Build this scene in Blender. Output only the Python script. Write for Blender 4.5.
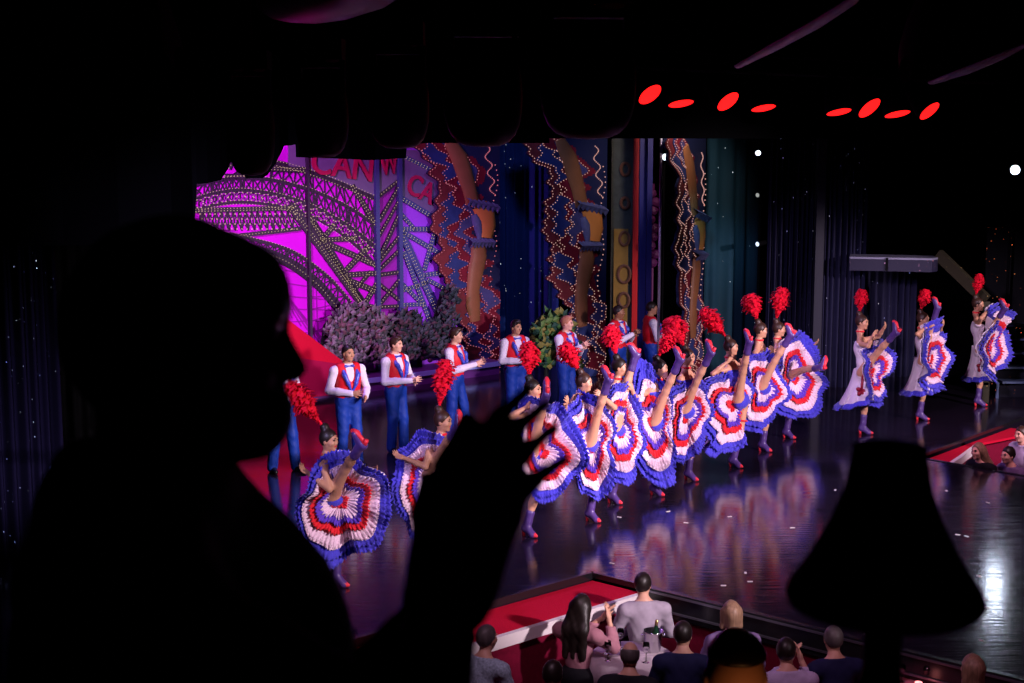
import bpy, math, random
import numpy as np
from mathutils import Vector, Matrix

for o in list(bpy.data.objects):
    bpy.data.objects.remove(o, do_unlink=True)
SC = bpy.context.scene
COL = SC.collection

# ------------------------------------------------------------------ camera
H_CAM = 4.8
F_PX = 50.0 / 36.0 * 1024.0
PITCH = math.atan((341.5 - 140.0) / F_PX)
cam_d = bpy.data.cameras.new('camera')
cam_d.lens = 50.0
cam_d.sensor_width = 36.0
cam_d.clip_start = 0.05
cam_d.clip_end = 200
cam_d.dof.use_dof = True
cam_d.dof.focus_distance = 19.0
cam_d.dof.aperture_fstop = 6.0
cam = bpy.data.objects.new('camera', cam_d)
COL.objects.link(cam)
cam.location = (0, 0, H_CAM)
cam.rotation_euler = (math.pi / 2 - PITCH, 0, 0)
SC.camera = cam

# ------------------------------------------------------------------ world, view
w = bpy.data.worlds.new('world')
SC.world = w
w.use_nodes = True
w.node_tree.nodes['Background'].inputs[0].default_value = (0.5, 0.3, 0.8, 1)
w.node_tree.nodes['Background'].inputs[1].default_value = 0.0012
SC.view_settings.view_transform = 'Standard'
SC.view_settings.look = 'None'
SC.view_settings.exposure = 0.0
SC.view_settings.gamma = 1.0
SC.view_settings.use_curve_mapping = False
SC.cycles.use_denoising = True
SC.cycles.max_bounces = 5
SC.cycles.diffuse_bounces = 2
SC.cycles.glossy_bounces = 3
SC.cycles.transmission_bounces = 4
SC.cycles.sample_clamp_indirect = 4.0
SC.cycles.caustics_reflective = False
SC.cycles.caustics_refractive = False


def spot(name, loc, target, power, color, angle, blend=0.5, size=0.15):
    l = bpy.data.lights.new(name, 'SPOT')
    l.energy = power
    l.color = color
    l.spot_size = math.radians(angle)
    l.spot_blend = blend
    l.shadow_soft_size = size
    o = bpy.data.objects.new(name, l)
    COL.objects.link(o)
    o.location = loc
    o.rotation_euler = (Vector(target) - Vector(loc)).to_track_quat('-Z', 'Y').to_euler()
    o['kind'] = 'helper'
    return o


# front-of-house follow spots on the chorus line; fill spots are added without fixtures
spot('key_spot', (12.5, 8.0, 5.7), (2.0, 20.2, 0.9), 17000, (1.0, 0.78, 0.93), 29, 0.45, 0.3)
spot('key_spot', (9.0, 6.0, 5.7), (-0.6, 17.0, 0.9), 8500, (1.0, 0.8, 0.9), 27, 0.5, 0.3)
spot('key_spot', (15.5, 12.5, 5.6), (7.3, 24.6, 1.0), 9500, (1.0, 0.78, 0.9), 22, 0.5, 0.3)
spot('fill_spot', (1.2, 11.5, 5.5), (7.0, 24.3, 1.0), 3800, (0.95, 0.7, 1.0), 22, 0.6, 0.3)
spot('fill_spot', (-5.5, 8.5, 5.6), (1.0, 20.5, 1.0), 2600, (0.62, 0.5, 1.0), 31, 0.6, 0.3)
# violet top light over the stage
spot('top_spot', (-3.2, 20.5, 6.6), (0.2, 18.8, 0.0), 900, (0.55, 0.25, 1.0), 80, 0.8, 0.3)
spot('top_spot', (2.0, 25.0, 6.6), (3.0, 21.5, 0.0), 900, (0.5, 0.3, 1.0), 80, 0.8, 0.3)
# colour washes on the painted scenery
spot('magenta_wash', (-4.6, 20.4, 6.2), (-3.9, 27.6, 2.9), 1900, (1.0, 0.25, 1.0), 62, 0.6, 0.2)
spot('blue_wash', (0.6, 23.0, 6.2), (0.2, 30.0, 2.4), 420, (0.35, 0.45, 1.0), 55, 0.7, 0.2)
spot('amber_wash', (3.2, 24.6, 6.0), (2.6, 30.5, 3.0), 420, (1.0, 0.8, 0.75), 50, 0.7, 0.2)
spot('cyan_wash', (3.2, 24.6, 4.4), (4.0, 28.7, 2.6), 160, (0.35, 0.75, 1.0), 26, 1.0, 0.2)
# dim pink house light over the audience
spot('house_spot', (0.6, 9.6, 5.5), (1.4, 13.4, -0.3), 380, (1.0, 0.6, 0.86), 76, 0.6, 0.3)
spot('house_spot', (6.8, 17.0, 5.4), (8.2, 21.6, -0.2), 900, (1.0, 0.5, 0.7), 40, 0.6, 0.3)
spot('house_spot', (4.6, 8.6, 5.4), (3.9, 12.4, -0.2), 130, (1.0, 0.35, 0.6), 34, 0.8, 0.3)  # added pink spot standing in for candle light at the small table
spot('ceiling_glow', (3.0, 10.5, 1.0), (1.5, 8.0, 6.0), 14, (0.9, 0.3, 0.8), 120, 0.8, 0.3)  # added uplight without a fixture, tints the ceiling drapes
spot('curtain_glow', (-4.6, 13.4, 0.4), (-5.6, 16.2, 1.6), 150, (0.5, 0.45, 1.0), 60, 1.0, 0.2)  # added low spot without a fixture, brightens the left star curtain

# ------------------------------------------------------------------ pixel rays
CP, SP = math.cos(PITCH), math.sin(PITCH)


def ray(u, v):
    x = (u - 512.0) / F_PX
    y = -(v - 341.5) / F_PX
    return Vector((x, CP + y * SP, -SP + y * CP))


def P(u, v, Y):
    d = ray(u, v)
    return Vector((0, 0, H_CAM)) + d * (Y / d.y)


def G(u, v, z=0.0):
    d = ray(u, v)
    return Vector((0, 0, H_CAM)) + d * ((z - H_CAM) / d.z)


def onplane(u, v, p0, n):
    d = ray(u, v)
    o = Vector((0, 0, H_CAM))
    return o + d * ((Vector(p0) - o).dot(n) / d.dot(n))


A2 = Vector((0.71, 0.704, 0)).normalized()      # along the stage front
B2 = Vector((0.704, -0.71, 0)).normalized()     # towards the audience
UP = Vector((0, 0, 1))

# ------------------------------------------------------------------ materials
MATS = {}


def mat(name, col, rough=0.6, spec=0.3, metal=0.0, noise=0.0, nscale=30.0, emit=None, estr=0.0, bump=0.0, coat=0.0, sheen=0.0):
    if name in MATS:
        return MATS[name]
    m = bpy.data.materials.new(name)
    m.use_nodes = True
    nt = m.node_tree
    b = nt.nodes['Principled BSDF']
    b.inputs['Base Color'].default_value = (*col, 1)
    b.inputs['Roughness'].default_value = rough
    b.inputs['Specular IOR Level'].default_value = spec
    b.inputs['Metallic'].default_value = metal
    if coat:
        b.inputs['Coat Weight'].default_value = coat
    if sheen:
        b.inputs['Sheen Weight'].default_value = sheen
    if emit:
        b.inputs['Emission Color'].default_value = (*emit, 1)
        b.inputs['Emission Strength'].default_value = estr
    if noise or bump:
        tc = nt.nodes.new('ShaderNodeTexCoord')
        nz = nt.nodes.new('ShaderNodeTexNoise')
        nz.inputs['Scale'].default_value = nscale
        nz.inputs['Detail'].default_value = 3
        if name.startswith('hair'):
            mp = nt.nodes.new('ShaderNodeMapping')
            mp.inputs['Scale'].default_value = (1, 1, 0.06)
            nt.links.new(tc.outputs['Object'], mp.inputs['Vector'])
            nt.links.new(mp.outputs[0], nz.inputs['Vector'])
        else:
            nt.links.new(tc.outputs['Object'], nz.inputs['Vector'])
        if noise:
            mx = nt.nodes.new('ShaderNodeMix')
            mx.data_type = 'RGBA'
            mx.inputs[6].default_value = (*[max(0, c * (1 - noise)) for c in col], 1)
            mx.inputs[7].default_value = (*[min(1, c * (1 + noise)) for c in col], 1)
            nt.links.new(nz.outputs['Fac'], mx.inputs[0])
            nt.links.new(mx.outputs[2], b.inputs['Base Color'])
        if bump:
            bp = nt.nodes.new('ShaderNodeBump')
            bp.inputs['Strength'].default_value = bump
            bp.inputs['Distance'].default_value = 0.02
            nt.links.new(nz.outputs['Fac'], bp.inputs['Height'])
            nt.links.new(bp.outputs[0], b.inputs['Normal'])
    MATS[name] = m
    return m


def star_mat(name, col, scale, thr, c1, c2, strength, rough=0.8):
    """dark cloth carrying tiny lit points"""
    m = mat(name, col, rough, 0.2)
    nt = m.node_tree
    b = nt.nodes['Principled BSDF']
    tc = nt.nodes.new('ShaderNodeTexCoord')
    vo = nt.nodes.new('ShaderNodeTexVoronoi')
    vo.inputs['Scale'].default_value = scale
    nt.links.new(tc.outputs['Object'], vo.inputs['Vector'])
    lt = nt.nodes.new('ShaderNodeMath')
    lt.operation = 'LESS_THAN'
    lt.inputs[1].default_value = thr
    nt.links.new(vo.outputs['Distance'], lt.inputs[0])
    sp = nt.nodes.new('ShaderNodeSeparateColor')
    nt.links.new(vo.outputs['Color'], sp.inputs[0])
    pw = nt.nodes.new('ShaderNodeMath')
    pw.operation = 'POWER'
    pw.inputs[1].default_value = 4.0
    nt.links.new(sp.outputs[0], pw.inputs[0])
    ml = nt.nodes.new('ShaderNodeMath')
    ml.operation = 'MULTIPLY'
    nt.links.new(lt.outputs[0], ml.inputs[0])
    nt.links.new(pw.outputs[0], ml.inputs[1])
    m2 = nt.nodes.new('ShaderNodeMath')
    m2.operation = 'MULTIPLY'
    m2.inputs[1].default_value = strength
    nt.links.new(ml.outputs[0], m2.inputs[0])
    mx = nt.nodes.new('ShaderNodeMix')
    mx.data_type = 'RGBA'
    mx.inputs[6].default_value = (*c1, 1)
    mx.inputs[7].default_value = (*c2, 1)
    nt.links.new(sp.outputs[1], mx.inputs[0])
    nt.links.new(mx.outputs[2], b.inputs['Emission Color'])
    nt.links.new(m2.outputs[0], b.inputs['Emission Strength'])
    m.cycles.emission_sampling = 'NONE'
    return m


def glow(name, col, strength, sampled=False):
    m = mat(name, (0.02, 0.02, 0.02), 0.5, 0.2, emit=col, estr=strength)
    if not sampled:
        m.cycles.emission_sampling = 'NONE'
    return m


M_skin = mat('skin_light', (0.66, 0.36, 0.25), 0.5, 0.35)
M_skin_rosy = mat('skin_rosy', (0.72, 0.38, 0.29), 0.5, 0.35)
M_tan = mat('skin_tan', (0.6, 0.3, 0.18), 0.45, 0.4)
M_brown = mat('skin_brown', (0.24, 0.1, 0.05), 0.5, 0.4)
M_olive = mat('skin_olive', (0.45, 0.22, 0.13), 0.5, 0.35)
M_eye = mat('eye_dark', (0.03, 0.02, 0.02), 0.3, 0.5)
M_lip = mat('lip_red', (0.5, 0.04, 0.06), 0.4, 0.4)
M_lipn = mat('lip_plain', (0.45, 0.18, 0.14), 0.5, 0.3)
M_hair = mat('hair_dark', (0.012, 0.007, 0.006), 0.45, 0.4, noise=0.5, nscale=60)
M_hair_b = mat('hair_brown', (0.04, 0.016, 0.01), 0.45, 0.4, noise=0.5, nscale=60)
M_hair_g = mat('hair_ginger', (0.42, 0.16, 0.09), 0.5, 0.4, noise=0.4, nscale=60)
M_hair_bl = mat('hair_blonde', (0.24, 0.14, 0.085), 0.5, 0.4, noise=0.75, nscale=60)
M_hair_gr = mat('hair_grey', (0.09, 0.075, 0.075), 0.5, 0.4, noise=0.5, nscale=60)
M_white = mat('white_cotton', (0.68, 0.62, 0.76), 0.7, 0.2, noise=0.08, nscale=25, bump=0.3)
M_vest = mat('vest_red', (0.62, 0.008, 0.02), 0.55, 0.3, noise=0.15, nscale=40)
M_lapel = mat('lapel_blue', (0.035, 0.06, 0.45), 0.35, 0.5)
M_trouser = mat('trouser_blue', (0.006, 0.035, 0.27), 0.6, 0.25, noise=0.2, nscale=20, bump=0.3)
M_shoe = mat('shoe_black', (0.01, 0.01, 0.012), 0.25, 0.5)
M_blue = mat('ruffle_blue', (0.06, 0.05, 0.56), 0.65, 0.2, noise=0.45, nscale=45, bump=0.5, sheen=0.2)
M_violet = mat('ruffle_violet', (0.11, 0.04, 0.5), 0.65, 0.2, noise=0.45, nscale=45, bump=0.5, sheen=0.2)
M_red = mat('ruffle_red', (0.75, 0.01, 0.025), 0.65, 0.2, noise=0.35, nscale=45, bump=0.5, sheen=0.2)
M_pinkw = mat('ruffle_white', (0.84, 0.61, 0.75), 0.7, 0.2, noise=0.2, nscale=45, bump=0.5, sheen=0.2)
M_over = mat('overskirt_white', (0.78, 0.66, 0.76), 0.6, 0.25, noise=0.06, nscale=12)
M_bow = mat('bow_red', (0.3, 0.008, 0.03), 0.5, 0.3)
M_plume = mat('plume_red', (0.82, 0.006, 0.03), 0.8, 0.15, noise=0.35, nscale=50)
M_boot = mat('boot_violet', (0.075, 0.038, 0.18), 0.35, 0.5)
M_sole = mat('sole_red', (0.75, 0.03, 0.05), 0.4, 0.4)
M_black = mat('black_cloth', (0.0025, 0.0025, 0.003), 0.95, 0.02)
M_blackp = mat('black_metal', (0.003, 0.003, 0.004), 0.75, 0.08)
M_carpet = mat('red_carpet', (0.5, 0.004, 0.03), 0.9, 0.1, noise=0.25, nscale=60, bump=0.3)
M_darkred = mat('dark_red_cloth', (0.16, 0.004, 0.025), 0.9, 0.1, noise=0.3, nscale=20)
M_nosing = mat('white_nosing', (0.75, 0.68, 0.68), 0.5, 0.3)


# ------------------------------------------------------------------ object helpers
def link(name, me, parent=None, m=None, loc=None, smooth=True):
    o = bpy.data.objects.new(name, me)
    COL.objects.link(o)
    if m is not None:
        ms = m if isinstance(m, (list, tuple)) else [m]
        for k in ms:
            me.materials.append(k)
    if parent is not None:
        o.parent = parent
    if loc is not None:
        o.location = loc
    if smooth:
        me.polygons.foreach_set('use_smooth', np.ones(len(me.polygons), dtype=bool))
    return o


def tag(o, label, cat, group=None, kind=None):
    if label:
        o['label'] = label
    if cat:
        o['category'] = cat
    if group:
        o['group'] = group
    if kind:
        o['kind'] = kind
    return o


def empty(name, loc, label=None, cat=None, group=None, rz=0.0):
    o = bpy.data.objects.new(name, None)
    o.empty_display_size = 0.2
    COL.objects.link(o)
    o.location = loc
    o.rotation_euler = (0, 0, rz)
    return tag(o, label, cat, group)


def struct(o):
    o['kind'] = 'structure'
    return o


class MB:
    """collects quads, boxes, tubes into one mesh"""

    def __init__(self):
        self.v, self.f, self.mi = [], [], []

    def add(self, vs, fs, mi=0):
        n = len(self.v)
        self.v += [tuple(p) for p in vs]
        self.f += [tuple(n + i for i in f) for f in fs]
        self.mi += [mi] * len(fs)

    def box(self, c, sx, sy, sz, ax=None, ay=None, az=None, mi=0):
        ax = ax or Vector((1, 0, 0))
        ay = ay or Vector((0, 1, 0))
        az = az or UP
        c = Vector(c)
        vs = []
        for k in (-1, 1):
            for j in (-1, 1):
                for i in (-1, 1):
                    vs.append(c + ax * (i * sx / 2) + ay * (j * sy / 2) + az * (k * sz / 2))
        self.add(vs, [(0, 2, 3, 1), (4, 5, 7, 6), (0, 1, 5, 4), (2, 6, 7, 3), (0, 4, 6, 2), (1, 3, 7, 5)], mi)

    def tube(self, pts, r, n=8, mi=0, closed=False):
        pts = [Vector(p) for p in pts]
        rs = r if isinstance(r, (list, tuple)) else [r] * len(pts)
        vs, fs = [], []
        N = len(pts)
        prev = None
        for i, p in enumerate(pts):
            if closed:
                d = pts[(i + 1) % N] - pts[i - 1]
            else:
                d = pts[min(i + 1, N - 1)] - pts[max(i - 1, 0)]
            d.normalize()
            a = prev if prev is not None else (UP if abs(d.z) < 0.9 else Vector((1, 0, 0)))
            s = d.cross(a)
            if s.length < 1e-6:
                s = d.orthogonal()
            s.normalize()
            t = s.cross(d).normalized()
            prev = t
            for k in range(n):
                q = 2 * math.pi * k / n
                vs.append(p + (s * math.cos(q) + t * math.sin(q)) * rs[i])
        for i in range(N if closed else N - 1):
            a, b = i * n, ((i + 1) % N) * n
            for k in range(n):
                fs.append((a + k, a + (k + 1) % n, b + (k + 1) % n, b + k))
        if not closed:
            fs.append(tuple(range(n - 1, -1, -1)))
            fs.append(tuple((N - 1) * n + k for k in range(n)))
        self.add(vs, fs, mi)

    def lathe(self, prof, c=(0, 0, 0), n=24, ax=None, mi=0, cap=True):
        az = (ax or UP).normalized()
        s = az.orthogonal().normalized()
        t = az.cross(s)
        c = Vector(c)
        vs, fs = [], []
        for r, z in prof:
            for k in range(n):
                q = 2 * math.pi * k / n
                vs.append(c + az * z + (s * math.cos(q) + t * math.sin(q)) * r)
        for i in range(len(prof) - 1):
            for k in range(n):
                fs.append((i * n + k, i * n + (k + 1) % n, (i + 1) * n + (k + 1) % n, (i + 1) * n + k))
        if cap:
            fs.append(tuple(range(n - 1, -1, -1)))
            fs.append(tuple((len(prof) - 1) * n + k for k in range(n)))
        self.add(vs, fs, mi)

    def prism(self, poly, d, mi=0):
        """poly: list of 3-D points, extruded by vector d"""
        n = len(poly)
        poly = [Vector(p) for p in poly]
        d = Vector(d)
        vs = poly + [p + d for p in poly]
        fs = [tuple(range(n)), tuple(range(2 * n - 1, n - 1, -1))]
        for i in range(n):
            j = (i + 1) % n
            fs.append((i, i + n, j + n, j))
        self.add(vs, fs, mi)

    def octa(self, c, r, mi=0):
        c = Vector(c)
        vs = [c + Vector(q) * r for q in ((1, 0, 0), (-1, 0, 0), (0, 1, 0), (0, -1, 0), (0, 0, 1), (0, 0, -1))]
        self.add(vs, [(0, 2, 4), (2, 1, 4), (1, 3, 4), (3, 0, 4), (2, 0, 5), (1, 2, 5), (3, 1, 5), (0, 3, 5)], mi)

    def grid(self, rows, mi=0, wrap=False):
        """rows: list of equal-length lists of points"""
        m = len(rows[0])
        vs = [p for r in rows for p in r]
        fs = []
        for i in range(len(rows) - 1):
            for k in range(m if wrap else m - 1):
                k2 = (k + 1) % m
                fs.append((i * m + k, i * m + k2, (i + 1) * m + k2, (i + 1) * m + k))
        self.add(vs, fs, mi)

    def build(self, name, m, parent=None, loc=None, smooth=False, fix=True):
        me = bpy.data.meshes.new(name)
        if loc is not None:
            lv = Vector(loc)
            self.v = [tuple(Vector(p) - lv) for p in self.v]
        me.from_pydata(self.v, [], self.f)
        o = link(name, me, parent, m, loc, smooth)
        me.polygons.foreach_set('material_index', np.array(self.mi, dtype=np.int32))
        if fix:
            import bmesh
            bm = bmesh.new()
            bm.from_mesh(me)
            bmesh.ops.recalc_face_normals(bm, faces=bm.faces)
            bm.to_mesh(me)
            bm.free()
        me.update()
        return o


# ------------------------------------------------------------------ implicit bodies
def rc(a, b, ra, rb, k=0.03, m=0, t=''):
    return ('c', Vector(a), Vector(b), ra, rb, k, m, t)


def el(c, r, R=None, k=0.03, m=0, t=''):
    return ('e', Vector(c), tuple(r), R, 0.0, k, m, t)


def grow(p, g, m=None):
    if p[0] == 'c':
        return ('c', p[1], p[2], p[3] + g, p[4] + g, p[5], p[6] if m is None else m, p[7])
    return ('e', p[1], tuple(x + g for x in p[2]), p[3], 0.0, p[5], p[6] if m is None else m, p[7])


def frame(F, up=UP):
    F = Vector(F).normalized()
    L = Vector(up).cross(F).normalized()
    U = F.cross(L).normalized()
    return (F, L, U)


def surface(prims, h, cuts=(), wob=0.0):
    """smooth union of prims -> (verts, quads, face material index)"""
    lo = np.full(3, 1e9)
    hi = np.full(3, -1e9)
    bbs = []
    for p in prims:
        if p[0] == 'c':
            a, b = np.array(p[1]), np.array(p[2])
            l = np.minimum(a - p[3], b - p[4])
            u = np.maximum(a + p[3], b + p[4])
        else:
            r = max(p[2])
            l, u = np.array(p[1]) - r, np.array(p[1]) + r
        bbs.append((l, u))
        lo, hi = np.minimum(lo, l), np.maximum(hi, u)
    lo -= 3 * h
    hi += 3 * h
    n = np.maximum(4, np.ceil((hi - lo) / h).astype(int) + 1)
    d = np.full(n, 1.0, dtype=np.float32)
    mi = np.zeros(n, dtype=np.int8)
    ax = [(lo[i] + np.arange(n[i]) * h).astype(np.float32) for i in range(3)]
    for p, (l, u) in zip(prims, bbs):
        pad = p[5] + 2.5 * h
        i0 = np.maximum(0, np.floor((l - pad - lo) / h).astype(int))
        i1 = np.minimum(n, np.ceil((u + pad - lo) / h).astype(int) + 1)
        sl = tuple(slice(i0[i], i1[i]) for i in range(3))
        c = np.array(p[1], dtype=np.float32)
        x = ax[0][sl[0]][:, None, None] - c[0]
        y = ax[1][sl[1]][None, :, None] - c[1]
        z = ax[2][sl[2]][None, None, :] - c[2]
        if p[0] == 'c':
            ba = np.array(p[2] - p[1], dtype=np.float32)
            bb = float((ba * ba).sum()) + 1e-9
            t = np.clip((x * ba[0] + y * ba[1] + z * ba[2]) / bb, 0, 1)
            q = np.sqrt((x - t * ba[0]) ** 2 + (y - t * ba[1]) ** 2 + (z - t * ba[2]) ** 2) - (p[3] + (p[4] - p[3]) * t)
        else:
            R = p[3]
            if R is None:
                qx, qy, qz = x, y, z
            else:
                qx = x * R[0][0] + y * R[0][1] + z * R[0][2]
                qy = x * R[1][0] + y * R[1][1] + z * R[1][2]
                qz = x * R[2][0] + y * R[2][1] + z * R[2][2]
            rx, ry, rz = p[2]
            k0 = np.sqrt((qx / rx) ** 2 + (qy / ry) ** 2 + (qz / rz) ** 2)
            k1 = np.sqrt((qx / rx ** 2) ** 2 + (qy / ry ** 2) ** 2 + (qz / rz ** 2) ** 2) + 1e-6
            q = k0 * (k0 - 1) / k1
        s = d[sl]
        mm = mi[sl]
        mm[q < s] = p[6]
        k = max(p[5], 1e-4)
        hh = np.maximum(k - np.abs(s - q), 0) / k
        d[sl] = np.minimum(s, q) - hh * hh * k * 0.25
    if wob:
        X, Y, Z = ax[0][:, None, None], ax[1][None, :, None], ax[2][None, None, :]
        d = d + wob * (np.sin(X * 31 + Z * 17) * np.sin(Y * 37 - Z * 23) + 0.6 * np.sin(X * 71 - Y * 53) * np.sin(Z * 61))
    for c in cuts:
        if c[0] == 'p':
            p0, nn = c[1], Vector(c[2]).normalized()
            q = ((ax[0][:, None, None] - p0[0]) * nn[0] + (ax[1][None, :, None] - p0[1]) * nn[1] + (ax[2][None, None, :] - p0[2]) * nn[2])
            d = np.maximum(d, q)
        elif c[0] == 'c':                                        # ('c', a, b, ra, rb): carve a tapered rod
            ba = np.array(c[2] - c[1])
            X, Y, Z = ax[0][:, None, None] - c[1][0], ax[1][None, :, None] - c[1][1], ax[2][None, None, :] - c[1][2]
            t = np.clip((X * ba[0] + Y * ba[1] + Z * ba[2]) / float((ba * ba).sum()), 0, 1)
            q = np.sqrt((X - t * ba[0]) ** 2 + (Y - t * ba[1]) ** 2 + (Z - t * ba[2]) ** 2) - (c[3] + (c[4] - c[3]) * t)
            d = np.maximum(d, -q)
        else:                                                    # ('s', centre, radius): carve a ball
            p0 = c[1]
            q = np.sqrt((ax[0][:, None, None] - p0[0]) ** 2 + (ax[1][None, :, None] - p0[1]) ** 2 + (ax[2][None, None, :] - p0[2]) ** 2) - c[2]
            d = np.maximum(d, -q)
    ins = d < 0
    nx, ny, nz = d.shape

    def cn(i, j, k):
        return (slice(i, nx - 1 + i), slice(j, ny - 1 + j), slice(k, nz - 1 + k))
    cs = [(i, j, k) for i in (0, 1) for j in (0, 1) for k in (0, 1)]
    cnt = np.zeros((nx - 1, ny - 1, nz - 1), dtype=np.int8)
    for c in cs:
        cnt += ins[cn(*c)]
    act = (cnt > 0) & (cnt < 8)
    I = np.argwhere(act)
    idx = np.full(act.shape, -1, dtype=np.int64)
    idx[act] = np.arange(len(I))
    V = {c: d[I[:, 0] + c[0], I[:, 1] + c[1], I[:, 2] + c[2]] for c in cs}
    acc = np.zeros((len(I), 3))
    num = np.zeros(len(I))
    for a in cs:
        for axx in range(3):
            if a[axx] == 0:
                b = list(a)
                b[axx] = 1
                va, vb = V[a], V[tuple(b)]
                cr = (va < 0) != (vb < 0)
                t = np.where(cr, va / np.where(cr, va - vb, 1), 0)
                pt = np.tile(np.array(a, dtype=float), (len(I), 1))
                pt[:, axx] += t
                acc += pt * cr[:, None]
                num += cr
    verts = lo + (I + acc / num[:, None]) * h
    vm = mi[I[:, 0], I[:, 1], I[:, 2]]
    quads = []
    for axx in range(3):
        s0 = [slice(1, -1)] * 3
        s0[axx] = slice(0, -1)
        s1 = list(s0)
        s1[axx] = slice(1, None)
        e = ins[tuple(s0)] != ins[tuple(s1)]
        E = np.argwhere(e)
        if not len(E):
            continue
        off = np.array([1, 1, 1])
        off[axx] = 0
        E = E + off
        o1, o2 = (axx + 1) % 3, (axx + 2) % 3
        u1 = np.zeros(3, int)
        u1[o1] = 1
        u2 = np.zeros(3, int)
        u2[o2] = 1
        q = np.stack([idx[tuple((E - u1 - u2).T)], idx[tuple((E - u2).T)], idx[tuple(E.T)], idx[tuple((E - u1).T)]], axis=1)
        fl = ~ins[tuple(E.T)]
        q[fl] = q[fl][:, ::-1]
        quads.append(q)
    Q = np.concatenate(quads)
    return verts, Q, vm[Q[:, 0]]


def join(parts):
    vs, qs, ms = [], [], []
    n = 0
    for v, q, m in parts:
        vs.append(v)
        qs.append(q + n)
        ms.append(m)
        n += len(v)
    return np.concatenate(vs), np.concatenate(qs), np.concatenate(ms)


def mesh_of(name, vqm, mats, parent=None):
    v, q, m = vqm
    me = bpy.data.meshes.new(name)
    me.vertices.add(len(v))
    me.vertices.foreach_set('co', v.astype(np.float32).ravel())
    me.loops.add(len(q) * 4)
    me.loops.foreach_set('vertex_index', q.astype(np.int32).ravel())
    me.polygons.add(len(q))
    me.polygons.foreach_set('loop_start', np.arange(0, len(q) * 4, 4, dtype=np.int32))
    me.update(calc_edges=True)
    o = link(name, me, parent, mats)
    me.polygons.foreach_set('material_index', m.astype(np.int32))
    me.validate()
    return o


def hand(wr, d, nrm, s=1.0, curl=0.3, spread=1.0, side=1, k=0.008, t='hand'):
    """palm, four fingers of unequal length, thumb leaving the side of the palm"""
    d = Vector(d).normalized()
    nrm = (Vector(nrm) - d * Vector(nrm).dot(d)).normalized()
    lat = d.cross(nrm) * side
    wr = Vector(wr)
    out = [el(wr + d * 0.05 * s, (0.055 * s, 0.043 * s, 0.019 * s), (d, lat, nrm), 0.02, 0, t)]
    out.append(rc(wr - d * 0.03 * s, wr + d * 0.03 * s, 0.027 * s, 0.025 * s, 0.02, 0, t))
    for q, ln, an in ((-0.03, 0.062, -0.22), (-0.011, 0.078, -0.07), (0.01, 0.085, 0.07), (0.031, 0.074, 0.2)):
        b = wr + d * (0.092 - abs(q) * 0.25) * s + lat * q * s
        dd = (d + lat * an * spread).normalized()
        d1 = (dd + nrm * curl).normalized()
        d2 = (dd + nrm * curl * 2.2).normalized()
        p1 = b + d1 * ln * 0.5 * s
        out.append(rc(b, p1, 0.0095 * s, 0.0088 * s, k, 0, t))
        out.append(rc(p1, p1 + d2 * ln * 0.5 * s, 0.0088 * s, 0.007 * s, k, 0, t))
    tb = wr + d * 0.025 * s + lat * 0.034 * s + nrm * 0.008 * s
    td = (d * 0.75 + lat * 0.62 * min(1.4, spread) + nrm * 0.2).normalized()
    out.append(rc(tb, tb + td * 0.038 * s, 0.015 * s, 0.011 * s, 0.015, 0, t))
    out.append(rc(tb + td * 0.038 * s, tb + (td + d * 0.3).normalized() * 0.072 * s, 0.011 * s, 0.008 * s, k, 0, t))
    return out


def head_prims(hd, HF, s=1.0, fem=False, beard=False):
    F, L, U = frame(HF)
    R = (F, L, U)
    hd = Vector(hd)
    o = [el(hd + U * 0.012 * s - F * 0.008 * s, (0.097 * s, 0.076 * s, 0.106 * s), R, 0.03, 0, 'head')]
    jw = 0.9 if fem else 1.0
    o.append(el(hd + F * 0.028 * s - U * 0.062 * s, (0.062 * s, 0.053 * s * jw, 0.055 * s * jw), R, 0.04, 0, 'head'))
    o.append(el(hd + F * 0.068 * s - U * 0.1 * s, (0.02 * s, 0.022 * s, 0.016 * s), R, 0.025, 0, 'head'))
    o.append(rc(hd + F * 0.088 * s + U * 0.012 * s, hd + F * (0.097 if fem else 0.106) * s - U * 0.03 * s, 0.009 * s, (0.0115 if fem else 0.0135) * s, 0.015, 0, 'head'))
    o.append(el(hd + F * 0.083 * s + U * 0.026 * s, (0.014 * s, 0.05 * s, 0.012 * s), R, 0.015, 0, 'head'))
    for sg in (-1, 1):
        o.append(el(hd + F * 0.058 * s + L * 0.04 * s * sg - U * 0.025 * s, (0.03 * s, 0.025 * s, 0.022 * s), R, 0.03, 0, 'head'))
        o.append(el(hd - F * 0.005 * s + L * 0.077 * s * sg - U * 0.012 * s, (0.02 * s, 0.009 * s, 0.031 * s), R, 0.006, 0, 'head'))
        o.append(el(hd + F * 0.0855 * s + L * 0.031 * s * sg + U * 0.004 * s, (0.008 * s, 0.014 * s, 0.007 * s), R, 0.002, 1, 'eye'))
        o.append(el(hd + F * 0.09 * s + L * 0.031 * s * sg + U * 0.026 * s, (0.008 * s, 0.018 * s, 0.005 * s), R, 0.002, 1, 'eye'))
    o.append(el(hd + F * 0.088 * s - U * 0.063 * s, (0.009 * s, 0.023 * s, 0.0085 * s), R, 0.002, 2, 'eye'))
    return o


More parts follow.
